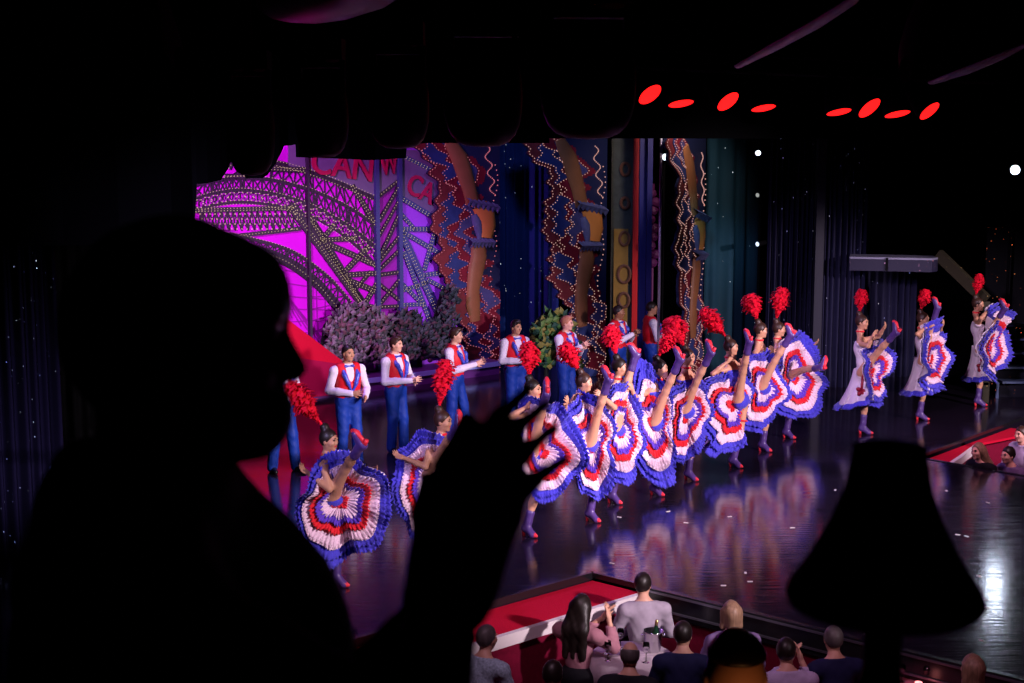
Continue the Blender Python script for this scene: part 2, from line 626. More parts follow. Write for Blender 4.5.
def body_prims(J, b=1.0, fem=False):
    """J: joints. returns tagged prims of torso, neck, limbs (no head, no hands)"""
    F, L, U = frame(J['F'], (J['nb'] - J['pel']).normalized())
    R = (F, L, U)
    pel, che, nb = J['pel'], J['che'], J['nb']
    o = []
    wst = 0.85 if fem else 1.0
    o.append(el(pel, (0.115 * b, 0.165 * b, 0.13 * b), R, 0.05, 0, 'hips'))
    mid = pel.lerp(che, 0.5)
    o.append(el(mid, (0.1 * b * wst, 0.135 * b * wst, 0.16 * b), R, 0.06, 0, 'torso'))
    o.append(el(che, (0.115 * b, 0.155 * b * (0.9 if fem else 1.0), 0.17 * b), R, 0.06, 0, 'torso'))
    o.append(rc(J['sh'][0], J['sh'][1], 0.058 * b, 0.058 * b, 0.06, 0, 'torso'))
    o.append(rc(nb.lerp(J['sh'][0], 0.55) + U * 0.0, nb + U * 0.03, 0.05 * b, 0.05 * b, 0.05, 0, 'torso'))
    o.append(rc(nb.lerp(J['sh'][1], 0.55) + U * 0.0, nb + U * 0.03, 0.05 * b, 0.05 * b, 0.05, 0, 'torso'))
    if fem:
        for sg in (-1, 1):
            o.append(el(che + F * 0.075 * b + L * 0.065 * sg * b + U * 0.02, (0.058 * b, 0.06 * b, 0.06 * b), R, 0.03, 0, 'torso'))
    o.append(rc(nb - U * 0.02, J['hd'] - frame(J['HF'])[0] * 0.012 - UP * 0.05, 0.057 * b * (0.85 if fem else 1), 0.052 * b * (0.88 if fem else 1), 0.03, 0, 'neck'))
    for i in (0, 1):
        s, e, w_ = J['sh'][i], J['el'][i], J['wr'][i]
        o.append(rc(s, e, 0.052 * b, 0.04 * b, 0.03, 0, 'arm%d' % i))
        o.append(rc(e, e.lerp(w_, 0.4), 0.041 * b, 0.04 * b, 0.02, 0, 'arm%d' % i))
        o.append(rc(e.lerp(w_, 0.4), w_, 0.04 * b, 0.027 * b, 0.02, 0, 'arm%d' % i))
        h, k, a = J['hip'][i], J['kn'][i], J['an'][i]
        o.append(rc(h, k, 0.09 * b, 0.056 * b, 0.05, 0, 'leg%d' % i))
        o.append(rc(k, k.lerp(a, 0.35), 0.055 * b, 0.058 * b, 0.03, 0, 'leg%d' % i))
        o.append(rc(k.lerp(a, 0.35), a, 0.058 * b, 0.036 * b, 0.03, 0, 'leg%d' % i))
        if J.get('to'):
            o.append(rc(a - UP * 0.02, J['to'][i], 0.042 * b, 0.03 * b, 0.03, 0, 'foot%d' % i))
    return o


def pick(prims, *tags):
    return [p for p in prims if any(p[7].startswith(t) for t in tags)]


def hair_cap(hd, HF, s=1.0, style='short', long_dir=None):
    """returns prims, cuts"""
    F, L, U = frame(HF)
    R = (F, L, U)
    hd = Vector(hd)
    pr = [el(hd + U * 0.02 * s - F * 0.014 * s, (0.104 * s, 0.086 * s, 0.108 * s), R, 0.03, 0, 'hair')]
    cuts = [('p', hd + F * 0.074 * s + U * 0.06 * s, F * 0.8 - U * 0.6)]
    if style == 'short':
        cuts.append(('p', hd - U * 0.07 * s - F * 0.05 * s, F * 0.35 - U * 0.94))
    if style == 'crop':
        cuts = [('p', hd + F * 0.07 * s + U * 0.07 * s, F * 0.72 - U * 0.7), ('p', hd - U * 0.055 * s - F * 0.05 * s, F * 0.35 - U * 0.94)]
    if style == 'undercut':
        cuts = [('p', hd + F * 0.07 * s + U * 0.07 * s, F * 0.72 - U * 0.7), ('p', hd + U * 0.055 * s, -U)]
    if style == 'quiff':
        pr.append(el(hd + F * 0.035 * s + U * 0.1 * s, (0.06 * s, 0.06 * s, 0.032 * s), R, 0.03, 0, 'hair'))
        cuts.append(('p', hd - U * 0.07 * s - F * 0.05 * s, F * 0.35 - U * 0.94))
    if style == 'bald':
        cuts = [('p', hd + F * 0.0 * s + U * 0.05 * s, F * 0.3 + U * 0.95), ('p', hd + F * 0.02 * s, F), ('p', hd - U * 0.06 * s - F * 0.05 * s, F * 0.35 - U * 0.94)]
    if style == 'bun':
        pr.append(el(hd - F * 0.06 * s + U * 0.135 * s, (0.052 * s, 0.05 * s, 0.05 * s), R, 0.03, 0, 'hair'))
        cuts.append(('p', hd - U * 0.075 * s - F * 0.05 * s, F * 0.35 - U * 0.94))
    if style == 'bob':
        for sg in (-1, 1):
            pr.append(rc(hd - F * 0.02 * s + L * 0.07 * sg * s + U * 0.02 * s, hd - F * 0.02 * s + L * 0.085 * sg * s - U * 0.12 * s, 0.035 * s, 0.03 * s, 0.04, 0, 'hair'))
        pr.append(rc(hd - F * 0.06 * s, hd - F * 0.07 * s - U * 0.13 * s, 0.065 * s, 0.05 * s, 0.05, 0, 'hair'))
        cuts = [('p', hd + F * 0.06 * s + U * 0.05 * s, F * 0.93 - U * 0.3)]
    if style == 'long':
        for sg in (-1, 0, 1):
            pr.append(rc(hd - F * 0.04 * s + L * 0.05 * sg * s, hd - F * 0.13 * s + L * 0.08 * sg * s - U * 0.2 * s, 0.06 * s, 0.06 * s, 0.05, 0, 'hair'))
            pr.append(rc(hd - F * 0.13 * s + L * 0.08 * sg * s - U * 0.2 * s, hd - F * 0.15 * s + L * 0.09 * sg * s - U * 0.46 * s, 0.06 * s, 0.035 * s, 0.05, 0, 'hair'))
        cuts = [('p', hd + F * 0.06 * s + U * 0.05 * s, F * 0.93 - U * 0.3)]
    return pr, cuts

# ================================================================== the setting
rnd = random.Random(7)
cA = G(592, 572)
A1 = Vector((0.75, 0.66, 0)).normalized()         # near stage front, towards the corner
B1 = Vector((0.76, -0.65, 0)).normalized()        # side of the thrust, towards the viewer
cB = G(912, 457)
eB = (G(1000, 425) - cB).normalized()


def floor_mat():
    m = mat('stage_gloss', (0.012, 0.008, 0.017), 0.17, 0.55)
    nt = m.node_tree
    b = nt.nodes['Principled BSDF']
    tc = nt.nodes.new('ShaderNodeTexCoord')
    mp = nt.nodes.new('ShaderNodeMapping')
    mp.inputs['Rotation'].default_value = (0, 0, math.radians(45))
    mp.inputs['Scale'].default_value = (1.0, 9.0, 1.0)
    nt.links.new(tc.outputs['Object'], mp.inputs['Vector'])
    nz = nt.nodes.new('ShaderNodeTexNoise')
    nz.inputs['Scale'].default_value = 2.2
    nz.inputs['Detail'].default_value = 4
    nt.links.new(mp.outputs[0], nz.inputs['Vector'])
    mr = nt.nodes.new('ShaderNodeMapRange')
    mr.inputs['From Min'].default_value = 0.3
    mr.inputs['From Max'].default_value = 0.7
    mr.inputs['To Min'].default_value = 0.06
    mr.inputs['To Max'].default_value = 0.2
    nt.links.new(nz.outputs['Fac'], mr.inputs['Value'])
    nt.links.new(mr.outputs[0], b.inputs['Roughness'])
    bp = nt.nodes.new('ShaderNodeBump')
    bp.inputs['Strength'].default_value = 0.06
    bp.inputs['Distance'].default_value = 0.02
    nt.links.new(nz.outputs['Fac'], bp.inputs['Height'])
    nt.links.new(bp.outputs[0], b.inputs['Normal'])
    return m


M_floor = floor_mat()
mb = MB()
poly = [cA - A1 * 12, cA, cA + B1 * 9, cB + B2 * 9, cB, cB + eB * 9, Vector((17, 42, 0)), Vector((-16, 42, 0)), Vector((-16, 7.2, 0))]
mb.prism([p + Vector((0, 0, -1.0)) for p in poly], (0, 0, 1.0))
struct(mb.build('floor', [M_floor]))
FLZ = -1.0
mb = MB()
mb.box((0, 14, FLZ - 0.05), 50, 60, 0.1)
struct(mb.build('floor_house', [M_darkred]))
# balcony platforms that carry the viewer, the neighbour and the row below
mb = MB()
mb.box((0.2, 0.4, 3.45), 6, 3.0, 0.1)
struct(mb.build('floor_balcony', [M_black]))
mb = MB()
mb.box((1.2, 3.55, 2.1), 4.0, 1.3, 0.1)
struct(mb.build('floor_terrace', [M_black]))
# ceiling, dark walls
mb = MB()
mb.box((0, 20, 7.4), 60, 60, 0.2)
struct(mb.build('ceiling', [M_black]))
mb = MB()
mb.box((0, 41, 3), 60, 0.3, 9)
struct(mb.build('wall_back', [M_black]))
mb = MB()
mb.box((-15.5, 18, 3), 0.3, 50, 9)
struct(mb.build('wall_left', [M_black]))
mb = MB()
mb.box((18.5, 18, 3), 0.3, 60, 9)
struct(mb.build('wall_right', [M_black]))

# proscenium header: hides the top of the scenery
hd0 = Vector((1.55, 18.3, 0))
mb = MB()
c = hd0 + A2 * 5.0
mb.box((c.x, c.y, 4.82 + 1.2), 13.6, 0.25, 2.4, A2, Vector((-A2.y, A2.x, 0)))
struct(mb.build('wall_header', [M_black]))
# stepped black valance to the left
mb = MB()
rowsf, rowsb = [], []
vz = []
vz = [(-40, 245), (0, 245), (60, 245), (120, 245), (170, 245), (194, 240), (197, 184), (205, 183), (217, 180), (224, 170), (231, 162), (235, 162), (241, 171), (248, 178),
      (258, 178), (267, 175), (272, 166), (275, 155), (284, 146), (293, 144), (294.5, 157), (320, 158), (345, 159), (375, 160), (402, 158), (404, 144), (430, 143), (470, 143), (510, 143), (545, 143)]
nrm = Vector((A2.y, -A2.x, 0))
plane0 = Vector((1.2, 19.2, 0))
for u, v in vz:
    p = onplane(u, v, plane0, nrm)
    off = nrm * 0.05 * math.sin(u * 0.35)
    rowsf.append([p + off, Vector((p.x, p.y, 7.2)) + off])
mb.grid(rowsf)
o = tag(mb.build('valance', [M_black]), 'black fabric valance hanging above the painted iron arch', 'valance')
sm = o.modifiers.new('thick', 'SOLIDIFY')
sm.thickness = 0.04

# stage edge trims
M_edge = mat('edge_black', (0.01, 0.01, 0.013), 0.25, 0.6)
M_rail = mat('edge_rail', (0.25, 0.24, 0.3), 0.3, 0.5, metal=0.8)
tn = 0


def trim(p, q, off, z, wd, hg, m):
    global tn
    tn += 1
    d = (q - p)
    L = d.length
    d.normalize()
    s = Vector((-d.y, d.x, 0))
    mb_ = MB()
    c_ = p + d * L / 2 + off
    mb_.box((c_.x, c_.y, z), L, wd, hg, d, s)
    struct(mb_.build('trim_%d' % tn, [m]))


trim(cA - A1 * 9, cA, Vector((A1.y, -A1.x, 0)) * 0.02, -0.03, 0.04, 0.08, M_edge)
NB = Vector((B1.y, -B1.x, 0))
trim(cA + B1 * 0.72, cA + B1 * 8, NB * 0.04, -0.13, 0.08, 0.28, M_edge)
trim(cA, cA + B1 * 0.7, NB * 0.02, -0.02, 0.04, 0.06, M_edge)
trim(cA + B1 * 0.75, cA + B1 * 8, NB * 0.09, -0.02, 0.02, 0.02, M_rail)
trim(cA + B1 * 0.75, cA + B1 * 8, NB * 0.09, -0.2, 0.02, 0.02, M_rail)
trim(cA + B1 * 0.75, cA + B1 * 8, NB * 0.02, -0.64, 0.04, 0.7, M_darkred)
trim(cB, cB + B2 * 8, A2 * 0.03, -0.025, 0.06, 0.07, M_edge)
trim(cB, cB + eB * 7, Vector((eB.y, -eB.x, 0)) * 0.03, -0.015, 0.04, 0.05, M_edge)

# carpeted steps along the stage front
st = empty('carpet_step', cA + Vector((0, 0, FLZ)), 'red carpeted step with white nosing in front of the near stage corner', 'step')
o0 = Vector(st.location)


def local_prism(poly, d, name, m, parent, org):
    mb_ = MB()
    mb_.prism([Vector(p) - org for p in poly], d)
    return mb_.build(name, [m], parent)


W1 = 0.69
N1 = Vector((A1.y, -A1.x, 0))
CE = 0.0


def endpt(w_):
    """where the step, w_ metres out from the stage front, meets the side of the thrust"""
    k = w_ / B1.dot(N1)
    return cA + B1 * k + NB * 0.045


pl = [cA - A1 * 9 + N1 * 0.041, endpt(0.041), endpt(W1), cA - A1 * 9 + N1 * W1]
local_prism([p + Vector((0, 0, -0.12)) for p in pl], (0, 0, 0.04), 'tread', M_carpet, st, o0)
pl = [cA - A1 * 9 + N1 * W1, endpt(W1) - A1 * 0.06, endpt(W1 + 0.06) - A1 * 0.06, cA - A1 * 9 + N1 * (W1 + 0.06)]
local_prism([p + Vector((0, 0, -0.2)) for p in pl], (0, 0, 0.125), 'nosing', M_nosing, st, o0)
pl = [cA - A1 * 9 + N1 * (W1 - 0.06), endpt(W1 - 0.06) - A1 * 0.1, endpt(W1) - A1 * 0.1, cA - A1 * 9 + N1 * W1]
local_prism([p + Vector((0, 0, FLZ)) for p in pl], (0, 0, -FLZ - 0.125), 'riser', M_darkred, st, o0)

st = empty('carpet_step', cB + Vector((0, 0, FLZ)), 'red carpeted step below the three dancers apart from the line', 'step')
o0 = Vector(st.location)
nb_ = Vector((eB.y, -eB.x, 0))
outer = [G(944, 466, -0.1), G(958, 457, -0.1), G(974, 445, -0.1), G(1040, 432, -0.1)]
pl = [cB + nb_ * 0.061 + A2 * 0.065, cB + eB * 3.6 + nb_ * 0.061] + [outer[3], outer[2], outer[1], outer[0]]
local_prism([Vector((p.x, p.y, -0.13)) for p in pl], (0, 0, 0.04), 'tread', M_carpet, st, o0)
mb = MB()
for a, b in zip(outer[:2], outer[1:3]):
    d = (b - a).normalized()
    s = Vector((d.y, -d.x, 0))
    cc = (a + b) / 2 - o0 + s * 0.03
    mb.box((cc.x, cc.y, -0.15 - FLZ), (b - a).length + 0.02, 0.06, 0.12, d, s)
mb.build('nosing', [M_nosing], st)
mb = MB()
for a, b in zip(outer[:-1], outer[1:]):
    d = (b - a).normalized()
    s = Vector((d.y, -d.x, 0))
    cc = (a + b) / 2 - o0 - s * 0.03
    mb.box((cc.x, cc.y, 0.42), (b - a).length + 0.02, 0.05, 0.84, d, s)
mb.build('riser', [M_darkred], st)

# ------------------------------------------------------------------ painted iron-arch screen
b0, b1 = G(323, 391), G(502, 367)
bD = (b1 - b0)
bD.z = 0
bD.normalize()
bN = Vector((bD.y, -bD.x, 0))            # towards the stage
SCL = F_PX / 28.0


def bp(u, v, off=0.0):
    return onplane(u, v, b0 + bN * off, bN)


M_mag = mat('panel_magenta', (0.62, 0.006, 0.74), 0.8, 0.1, noise=0.12, nscale=2.0)
M_lilac = mat('panel_lilac_lit', (0.34, 0.06, 0.8), 0.8, 0.1, noise=0.15, nscale=2.0)  # blue light on this leaf is put into its base colour
M_plum = mat('panel_plum', (0.3, 0.02, 0.4), 0.8, 0.1, noise=0.15, nscale=2.0)
M_iron = mat('iron_paint', (0.035, 0.02, 0.05), 0.6, 0.3)
M_ironb = mat('iron_paint_blue', (0.05, 0.06, 0.22), 0.6, 0.3)
M_thin = mat('line_plum', (0.3, 0.01, 0.36), 0.8, 0.1)
M_greyb = mat('sign_ground', (0.16, 0.12, 0.26), 0.7, 0.2, noise=0.2, nscale=3)
M_letter = mat('letter_red', (0.45, 0.01, 0.09), 0.5, 0.3)
M_letterb = mat('letter_blue', (0.2, 0.03, 0.4), 0.5, 0.3)
M_bulb = glow('bulb_amber', (1.0, 0.7, 0.45), 0.75)
M_bulbp = glow('bulb_pink', (1.0, 0.25, 0.35), 0.55)
M_bulbr = glow('bulb_rose', (1.0, 0.5, 0.45), 0.6)

scr = empty('painted_screen', b0, 'folding painted screen of a magenta iron arch with bulbs and red lettering', 'stage screen')
so = Vector(scr.location)


def panel(u0, u1, name, m, vt=100, off=0.0):
    p, q = bp(u0, 390, off), bp(u1, 390, off)
    mb_ = MB()
    mb_.prism([Vector((p.x, p.y, 0.0)) - so, Vector((q.x, q.y, 0.0)) - so, Vector((q.x, q.y, 5.6)) - so, Vector((p.x, p.y, 5.6)) - so], -bN * 0.06)
    return mb_.build(name, [m], scr)


panel(110, 377.5, 'canvas', M_mag)
panel(377.5, 400, 'canvas', M_plum)
panel(400, 472, 'canvas', M_lilac)
for u in (310, 377.5, 400):
    p = bp(u, 390)
    mb = MB()
    wd = 0.05 if u == 310 else 0.09
    mb.box(Vector((p.x, p.y, 2.8)) - so + bN * 0.05, wd, 0.1, 5.6, bD, bN)
    mb.build('post', [M_ironb if u > 320 else M_iron], scr)


def ribbon(mb_, pts, wpx, off=0.0, th=0.03, vclip=None):
    w_ = wpx / SCL / 2 * 1.3
    P3 = [bp(u, v, off) - so for u, v in pts]
    for a, b in zip(P3[:-1], P3[1:]):
        d = (b - a)
        if d.length < 1e-5:
            continue
        d.normalize()
        s = d.cross(bN).normalized()
        e = d * w_ * 0.25
        mb_.prism([a - e + s * w_, b + e + s * w_, b + e - s * w_, a - e - s * w_], bN * th)


def resample(pts, step):
    out = []
    carry = 0.0
    for (x0, y0), (x1, y1) in zip(pts[:-1], pts[1:]):
        L = math.hypot(x1 - x0, y1 - y0)
        t = carry
        while t < L:
            f = t / L
            out.append((x0 + (x1 - x0) * f, y0 + (y1 - y0) * f))
            t += step
        carry = t - L
    return out


def smoothpath(pts, n=6):
    out = []
    for i in range(len(pts) - 1):
        p0 = pts[max(i - 1, 0)]
        p1, p2 = pts[i], pts[i + 1]
        p3 = pts[min(i + 2, len(pts) - 1)]
        for k in range(n):
            t = k / n
            out.append(tuple(0.5 * (2 * p1[j] + (p2[j] - p0[j]) * t + (2 * p0[j] - 5 * p1[j] + 4 * p2[j] - p3[j]) * t * t + (3 * p1[j] - p0[j] - 3 * p2[j] + p3[j]) * t ** 3) for j in (0, 1)))
    out.append(pts[-1])
    return out


def shift(pts, d):
    out = []
    for i, (x, y) in enumerate(pts):
        a, b = pts[max(i - 1, 0)], pts[min(i + 1, len(pts) - 1)]
        tx, ty = b[0] - a[0], b[1] - a[1]
        L = math.hypot(tx, ty) or 1
        out.append((x - ty / L * d, y + tx / L * d))
    return out


bul = MB()


def dots(pts, step, off=0.06, r=0.0095):
    for u, v in resample(pts, step):
        p = bp(u + rnd.uniform(-.15, .15), v, off)
        if p.z < 5.4:
            bul.octa(p - so, r)


def zig(pa, pb, n):
    """lattice between two px polylines"""
    ra = [pa[min(len(pa) - 1, int(i * (len(pa) - 1) / n))] for i in range(n + 1)]
    rb = [pb[min(len(pb) - 1, int(i * (len(pb) - 1) / n))] for i in range(n + 1)]
    out = []
    for i in range(n):
        out.append((ra[i], rb[i + 1]))
        out.append((rb[i], ra[i + 1]))
        out.append((ra[i], rb[i]))
    return out


arch_u = smoothpath([(150, 214), (199, 198), (219, 193), (240, 190.5), (266, 193), (290, 198.5), (313, 207), (336, 219), (356, 232), (377, 249)])
arch_l = smoothpath([(150, 226), (199, 209), (219, 204), (240, 202), (266, 204), (290, 209), (313, 217), (336, 230), (354, 244), (377, 266)])
top_a = smoothpath([(150, 196), (199, 184), (219, 180), (240, 178), (266, 179), (290, 184), (313, 191), (336, 201), (356, 212), (377, 227)])
top_b = smoothpath([(255, 160), (275, 163), (307, 171), (342, 184), (377, 199)])
inner_o = smoothpath([(200, 232), (230, 234), (256, 240), (278, 246), (296, 253.5), (313, 265), (331, 280), (350, 302)])
inner_i = smoothpath([(200, 245), (230, 245), (254, 250), (274, 256), (291, 264), (308, 276), (324, 291), (341, 312)])
for pl, wpx in ((arch_u, 3.2), (arch_l, 2.2), (top_a, 2.6), (top_b, 4.5), (inner_o, 2.4), (inner_i, 7.5)):
    fr = MB()
    ribbon(fr, pl, wpx)
    fr.build('arch', [M_iron], scr)
dots(shift(arch_u, -2.4), 3.2)
dots(shift(arch_l, 2.0), 3.2)
dots(shift(top_a, -2), 3.2)
dots(shift(top_b, -2.4), 3.2)
dots(shift(top_b, 2.4), 3.2)
dots(shift(inner_o, -1.6), 3.2)
dots(inner_i, 3.4)
# straight bars
bars = [([(170, 211), (292, 208)], 3.6), ([(240, 235.5), (300, 228.5)], 3.2), ([(291, 206), (366, 309)], 7.5),
        ([(310, 218), (363, 306)], 5.5),
        ([(312, 222), (324, 236)], 3), ([(334, 225), (319, 243)], 4.2), ([(323, 240), (357, 238)], 4.2),
        ([(330, 245), (378, 266)], 4.6), ([(368, 247), (345, 271)], 4.6), ([(347, 275), (378, 273)], 4.4),
        ([(348, 280), (378, 292)], 4.4), ([(378, 281), (364, 305)], 4.2), ([(355, 304), (378, 308)], 4.2),
        ([(370, 272), (352, 293)], 3.2), ([(352, 186), (378, 228)], 4.2), ([(262, 168), (307, 170)], 4),
        ([(225, 176), (247, 176)], 3.4), ([(229, 168), (234, 160), (240, 168)], 2.6)]
brm = MB()
for pl, wpx in bars:
    ribbon(brm, pl, wpx, 0.015, 0.03)
    dots(shift(pl, 1.1) if wpx > 3.5 else pl, 3.2, 0.07)
    if wpx > 3.5:
        dots(shift(pl, -1.1), 3.2, 0.07)
brm.build('girder', [M_iron], scr)
lat = MB()
for a, b in zig(arch_u, arch_l, 26):
    ribbon(lat, [a, b], 0.9, 0.0, 0.02)
for a, b in zig(top_a, arch_u, 30):
    ribbon(lat, [a, b], 1.0, 0.0, 0.02)
for a, b in zig(top_b, top_a[14:], 14):
    ribbon(lat, [a, b], 1.0, 0.0, 0.02)
for a, b in zig([(200 + i * 3, 211) for i in range(32)], [(200 + i * 3.2, 231 - i * 0.06) for i in range(32)], 16):
    ribbon(lat, [a, b], 1.0, 0.0, 0.02)
for a, b in zig(inner_o, inner_i, 22):
    ribbon(lat, [a, b], 0.9, 0.0, 0.02)
lat.build('lattice', [M_iron], scr)
for u in range(200, 296, 5):
    for v in (214, 219, 224, 229):
        bul.octa(bp(u + (v % 2) * 2, v, 0.05) - so, 0.015)
# rings between the two arch bands
rg = MB()
for (u, v), (u2, v2) in zip(resample(arch_u, 8.5), resample(arch_l, 8.5)):
    c_ = bp((u + u2) / 2, (v + v2) / 2, 0.03) - so
    rg.tube([c_ + bD * 0.075 * math.cos(q * math.pi / 5) + UP * 0.075 * math.sin(q * math.pi / 5) for q in range(10)], 0.014, 4, closed=True)
    for q in range(6):
        bul.octa(c_ + bN * 0.03 + bD * 0.08 * math.cos(q * 1.05) + UP * 0.08 * math.sin(q * 1.05), 0.013)
rg.build('ring_band', [M_plum], scr)
# thin leaded lines on the lower canvas
ln = MB()
for k in range(7):
    ribbon(ln, [(262 + k * 6, 262 + k * 8), (292 + k * 9, 318 + k * 8)], 0.9, 0, 0.012)
    ribbon(ln, [(285, 270 + k * 13), (345, 283 + k * 9)], 0.8, 0, 0.012)
for k in range(5):
    ribbon(ln, [(316 + k * 9, 288 + k * 5), (318 + k * 7, 340)], 0.8, 0, 0.012)
    ribbon(ln, [(312, 345 - k * 12), (352, 322 - k * 7)], 0.8, 0, 0.012)
ln.build('leading', [M_thin], scr)
# turned leaf between the posts, then the lilac leaf
mid = MB()
for pl, wpx in (([(379, 221), (399, 186)], 3.4), ([(379, 258), (399, 214)], 3.4), ([(379, 196), (399, 180)], 3), ([(379, 236), (399, 200)], 2.6),
                ([(379, 262), (399, 236)], 3), ([(379, 275), (399, 272)], 3.4), ([(379, 270), (399, 250)], 3), ([(379, 284), (399, 300)], 3),
                ([(379, 305), (399, 280)], 3.2), ([(379, 307), (399, 306)], 3)):
    ribbon(mid, pl, wpx, 0.02, 0.03)
    dots(pl, 3.2, 0.08)
mid.build('girder', [M_iron], scr)
ri = MB()
for pl, wpx in (([(401, 155), (447, 178)], 3), ([(401, 198), (436, 219)], 4), ([(401, 229), (447, 229)], 4), ([(403, 232), (447, 258)], 4), ([(401, 214), (415, 230)], 3),
                ([(402, 235), (440, 318)], 6.5), ([(404, 252), (430, 322)], 4), ([(436, 226), (424, 270)], 4), ([(424, 275), (447, 272)], 4),
                ([(404, 290), (428, 282)], 3.4), ([(401, 305), (424, 304)], 3.4), ([(428, 280), (447, 290)], 3.4), ([(402, 284), (420, 302)], 3.2)):
    ribbon(ri, pl, wpx, 0.02, 0.03)
    dots(shift(pl, 1.0), 3.2, 0.08)
    dots(shift(pl, -1.0), 3.2, 0.08)
ri.build('girder', [M_ironb], scr)
# lettered sign fields
sg = MB()
sg.prism([bp(u, v, 0.012) - so for u, v in ((288, 100), (376, 100), (376, 197), (342, 182), (307, 169), (288, 166))], bN * 0.02)
sg.prism([bp(u, v, 0.012) - so for u, v in ((379, 100), (399, 100), (399, 181), (379, 194))], bN * 0.02)
sg.prism([bp(u, v, 0.012) - so for u, v in ((401, 150), (440, 150), (447, 220), (428, 214), (401, 197))], bN * 0.02)
sg.build('sign_field', [M_greyb], scr)


def letters(txt, u, v, hpx, m, tilt=0.0, parent=None, sx=1.0):
    cu = bpy.data.curves.new('letters', 'FONT')
    cu.body = txt
    cu.size = hpx / SCL / 0.7
    cu.extrude = 0.02
    cu.offset = 0.008
    cu.align_x = 'CENTER'
    tmp = bpy.data.objects.new('letters', cu)
    COL.objects.link(tmp)
    dg = bpy.context.evaluated_depsgraph_get()
    me = bpy.data.meshes.new_from_object(tmp.evaluated_get(dg))
    bpy.data.objects.remove(tmp)
    p = bp(u, v, 0.06) - so
    X = bD * math.cos(tilt) + UP * math.sin(tilt)
    Y = -bD * math.sin(tilt) + UP * math.cos(tilt)
    for vv in me.vertices:
        q = vv.co
        vv.co = p + X * q.x * sx + Y * q.y + bN * q.z
    me.materials.clear()
    return link('lettering', me, parent, m, smooth=False)


letters('CAN', 342, 177, 24, M_letter, -0.14, scr, 1.0)
letters('W', 390, 174, 20, M_letter, 0.1, scr, 0.7)
letters('CA', 418, 198, 21, M_letter, -0.42, scr, 0.85)
o = bul.build('bulb_lines', [M_bulb], scr, fix=False)
o['kind'] = 'stuff'
# low podium the screen stands on, its edge light put in as a pale blue strip, and the red awning at the left
M_podium = mat('podium_violet', (0.12, 0.03, 0.2), 0.4, 0.4)
M_podl = mat('podium_edge', (0.3, 0.4, 0.85), 0.5, 0.4)
pod = empty('podium', b0 + bN * 0.5, 'low violet podium with a pale blue-lit edge under the painted screen', 'podium')
mb = MB()
mb.box(bD * -0.9 + bN * -0.15 + UP * 0.14, 9.6, 0.6, 0.28, bD, bN)
mb.build('podium_body', [M_podium], pod)
mb = MB()
mb.box(bD * -0.9 + bN * 0.17 + UP * 0.22, 9.6, 0.04, 0.09, bD, bN)
mb.build('podium_edge', [M_podl], pod)
aw = empty('awning', b0 + bN * 0.95, 'red sloping awning in front of the magenta canvas', 'awning')
mb = MB()
q = [bp(u, v, 0.85) - (b0 + bN * 0.95) for u, v in ((215, 290), (286, 318), (352, 368), (352, 374), (338, 394), (215, 410))]
mb.prism(q, -bN * 0.25)
o = mb.build('canopy', [M_carpet], aw)
mb = MB()
q = [bp(u, v, 0.88) - (b0 + bN * 0.95) for u, v in ((215, 345), (352, 366), (352, 374), (338, 394), (215, 410))]
mb.prism(q, -bN * 0.02)
mb.build('flap', [mat('awning_flap', (0.3, 0.003, 0.05), 0.8, 0.1)], aw)


# ------------------------------------------------------------------ painted shrubs
def leafmass(mb_, outline, org, n, lw, ll, nrm, dx, rg_):
    """leaf blades scattered inside a px outline on a plane; outline: (u,v) convex-ish list"""
    us = [p[0] for p in outline]
    vs = [p[1] for p in outline]

    def inside(x, y):
        c_ = False
        for i in range(len(outline)):
            x1, y1 = outline[i]
            x2, y2 = outline[i - 1]
            if (y1 > y) != (y2 > y) and x < (x2 - x1) * (y - y1) / (y2 - y1) + x1:
                c_ = not c_
        return c_
    k = 0
    while k < n:
        u, v = rg_.uniform(min(us), max(us)), rg_.uniform(min(vs), max(vs))
        if not inside(u, v):
            continue
        k += 1
        p = onplane(u, v, org, nrm) + nrm * rg_.uniform(0.03, 0.3)
        an = rg_.uniform(-0.2, 3.4)
        d = dx * math.cos(an) + UP * math.sin(an) + nrm * rg_.uniform(-0.1, 0.4)
        d.normalize()
        s = d.cross(nrm).normalized()
        L = ll * rg_.uniform(0.7, 1.2)
        W = lw * rg_.uniform(0.7, 1.2)
        yield p, d, s, L, W


def shrub(name, label, outline, org, nrm, dx, m, n, seed, lw=0.07, ll=0.2):
    rg_ = random.Random(seed)
    us = [p[0] for p in outline]
    base = onplane(sum(us) / len(us), max(p[1] for p in outline), org, nrm)
    base.z = 0
    root = empty(name, base, label, 'shrub')
    mb_ = MB()
    for p, d, s, L, W in leafmass(mb_, outline, org, n, lw, ll, nrm, dx, rg_):
        p = p - base
        q = [p, p + d * L * 0.4 + s * W, p + d * L, p + d * L * 0.4 - s * W, p + d * L * 0.45 + nrm * 0.03]
        mb_.add(q, [(0, 1, 4), (1, 2, 4), (2, 3, 4), (3, 0, 4)], rg_.randrange(len(m)))
    mb_.build('leaves', m, root, fix=False)
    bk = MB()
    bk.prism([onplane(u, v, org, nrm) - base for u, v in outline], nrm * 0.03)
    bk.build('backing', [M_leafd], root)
    st_ = MB()
    st_.tube([Vector((0, 0, 0)), Vector((0, 0, 0.5))], 0.05)
    st_.build('stem', [M_leafd], root)
    return root


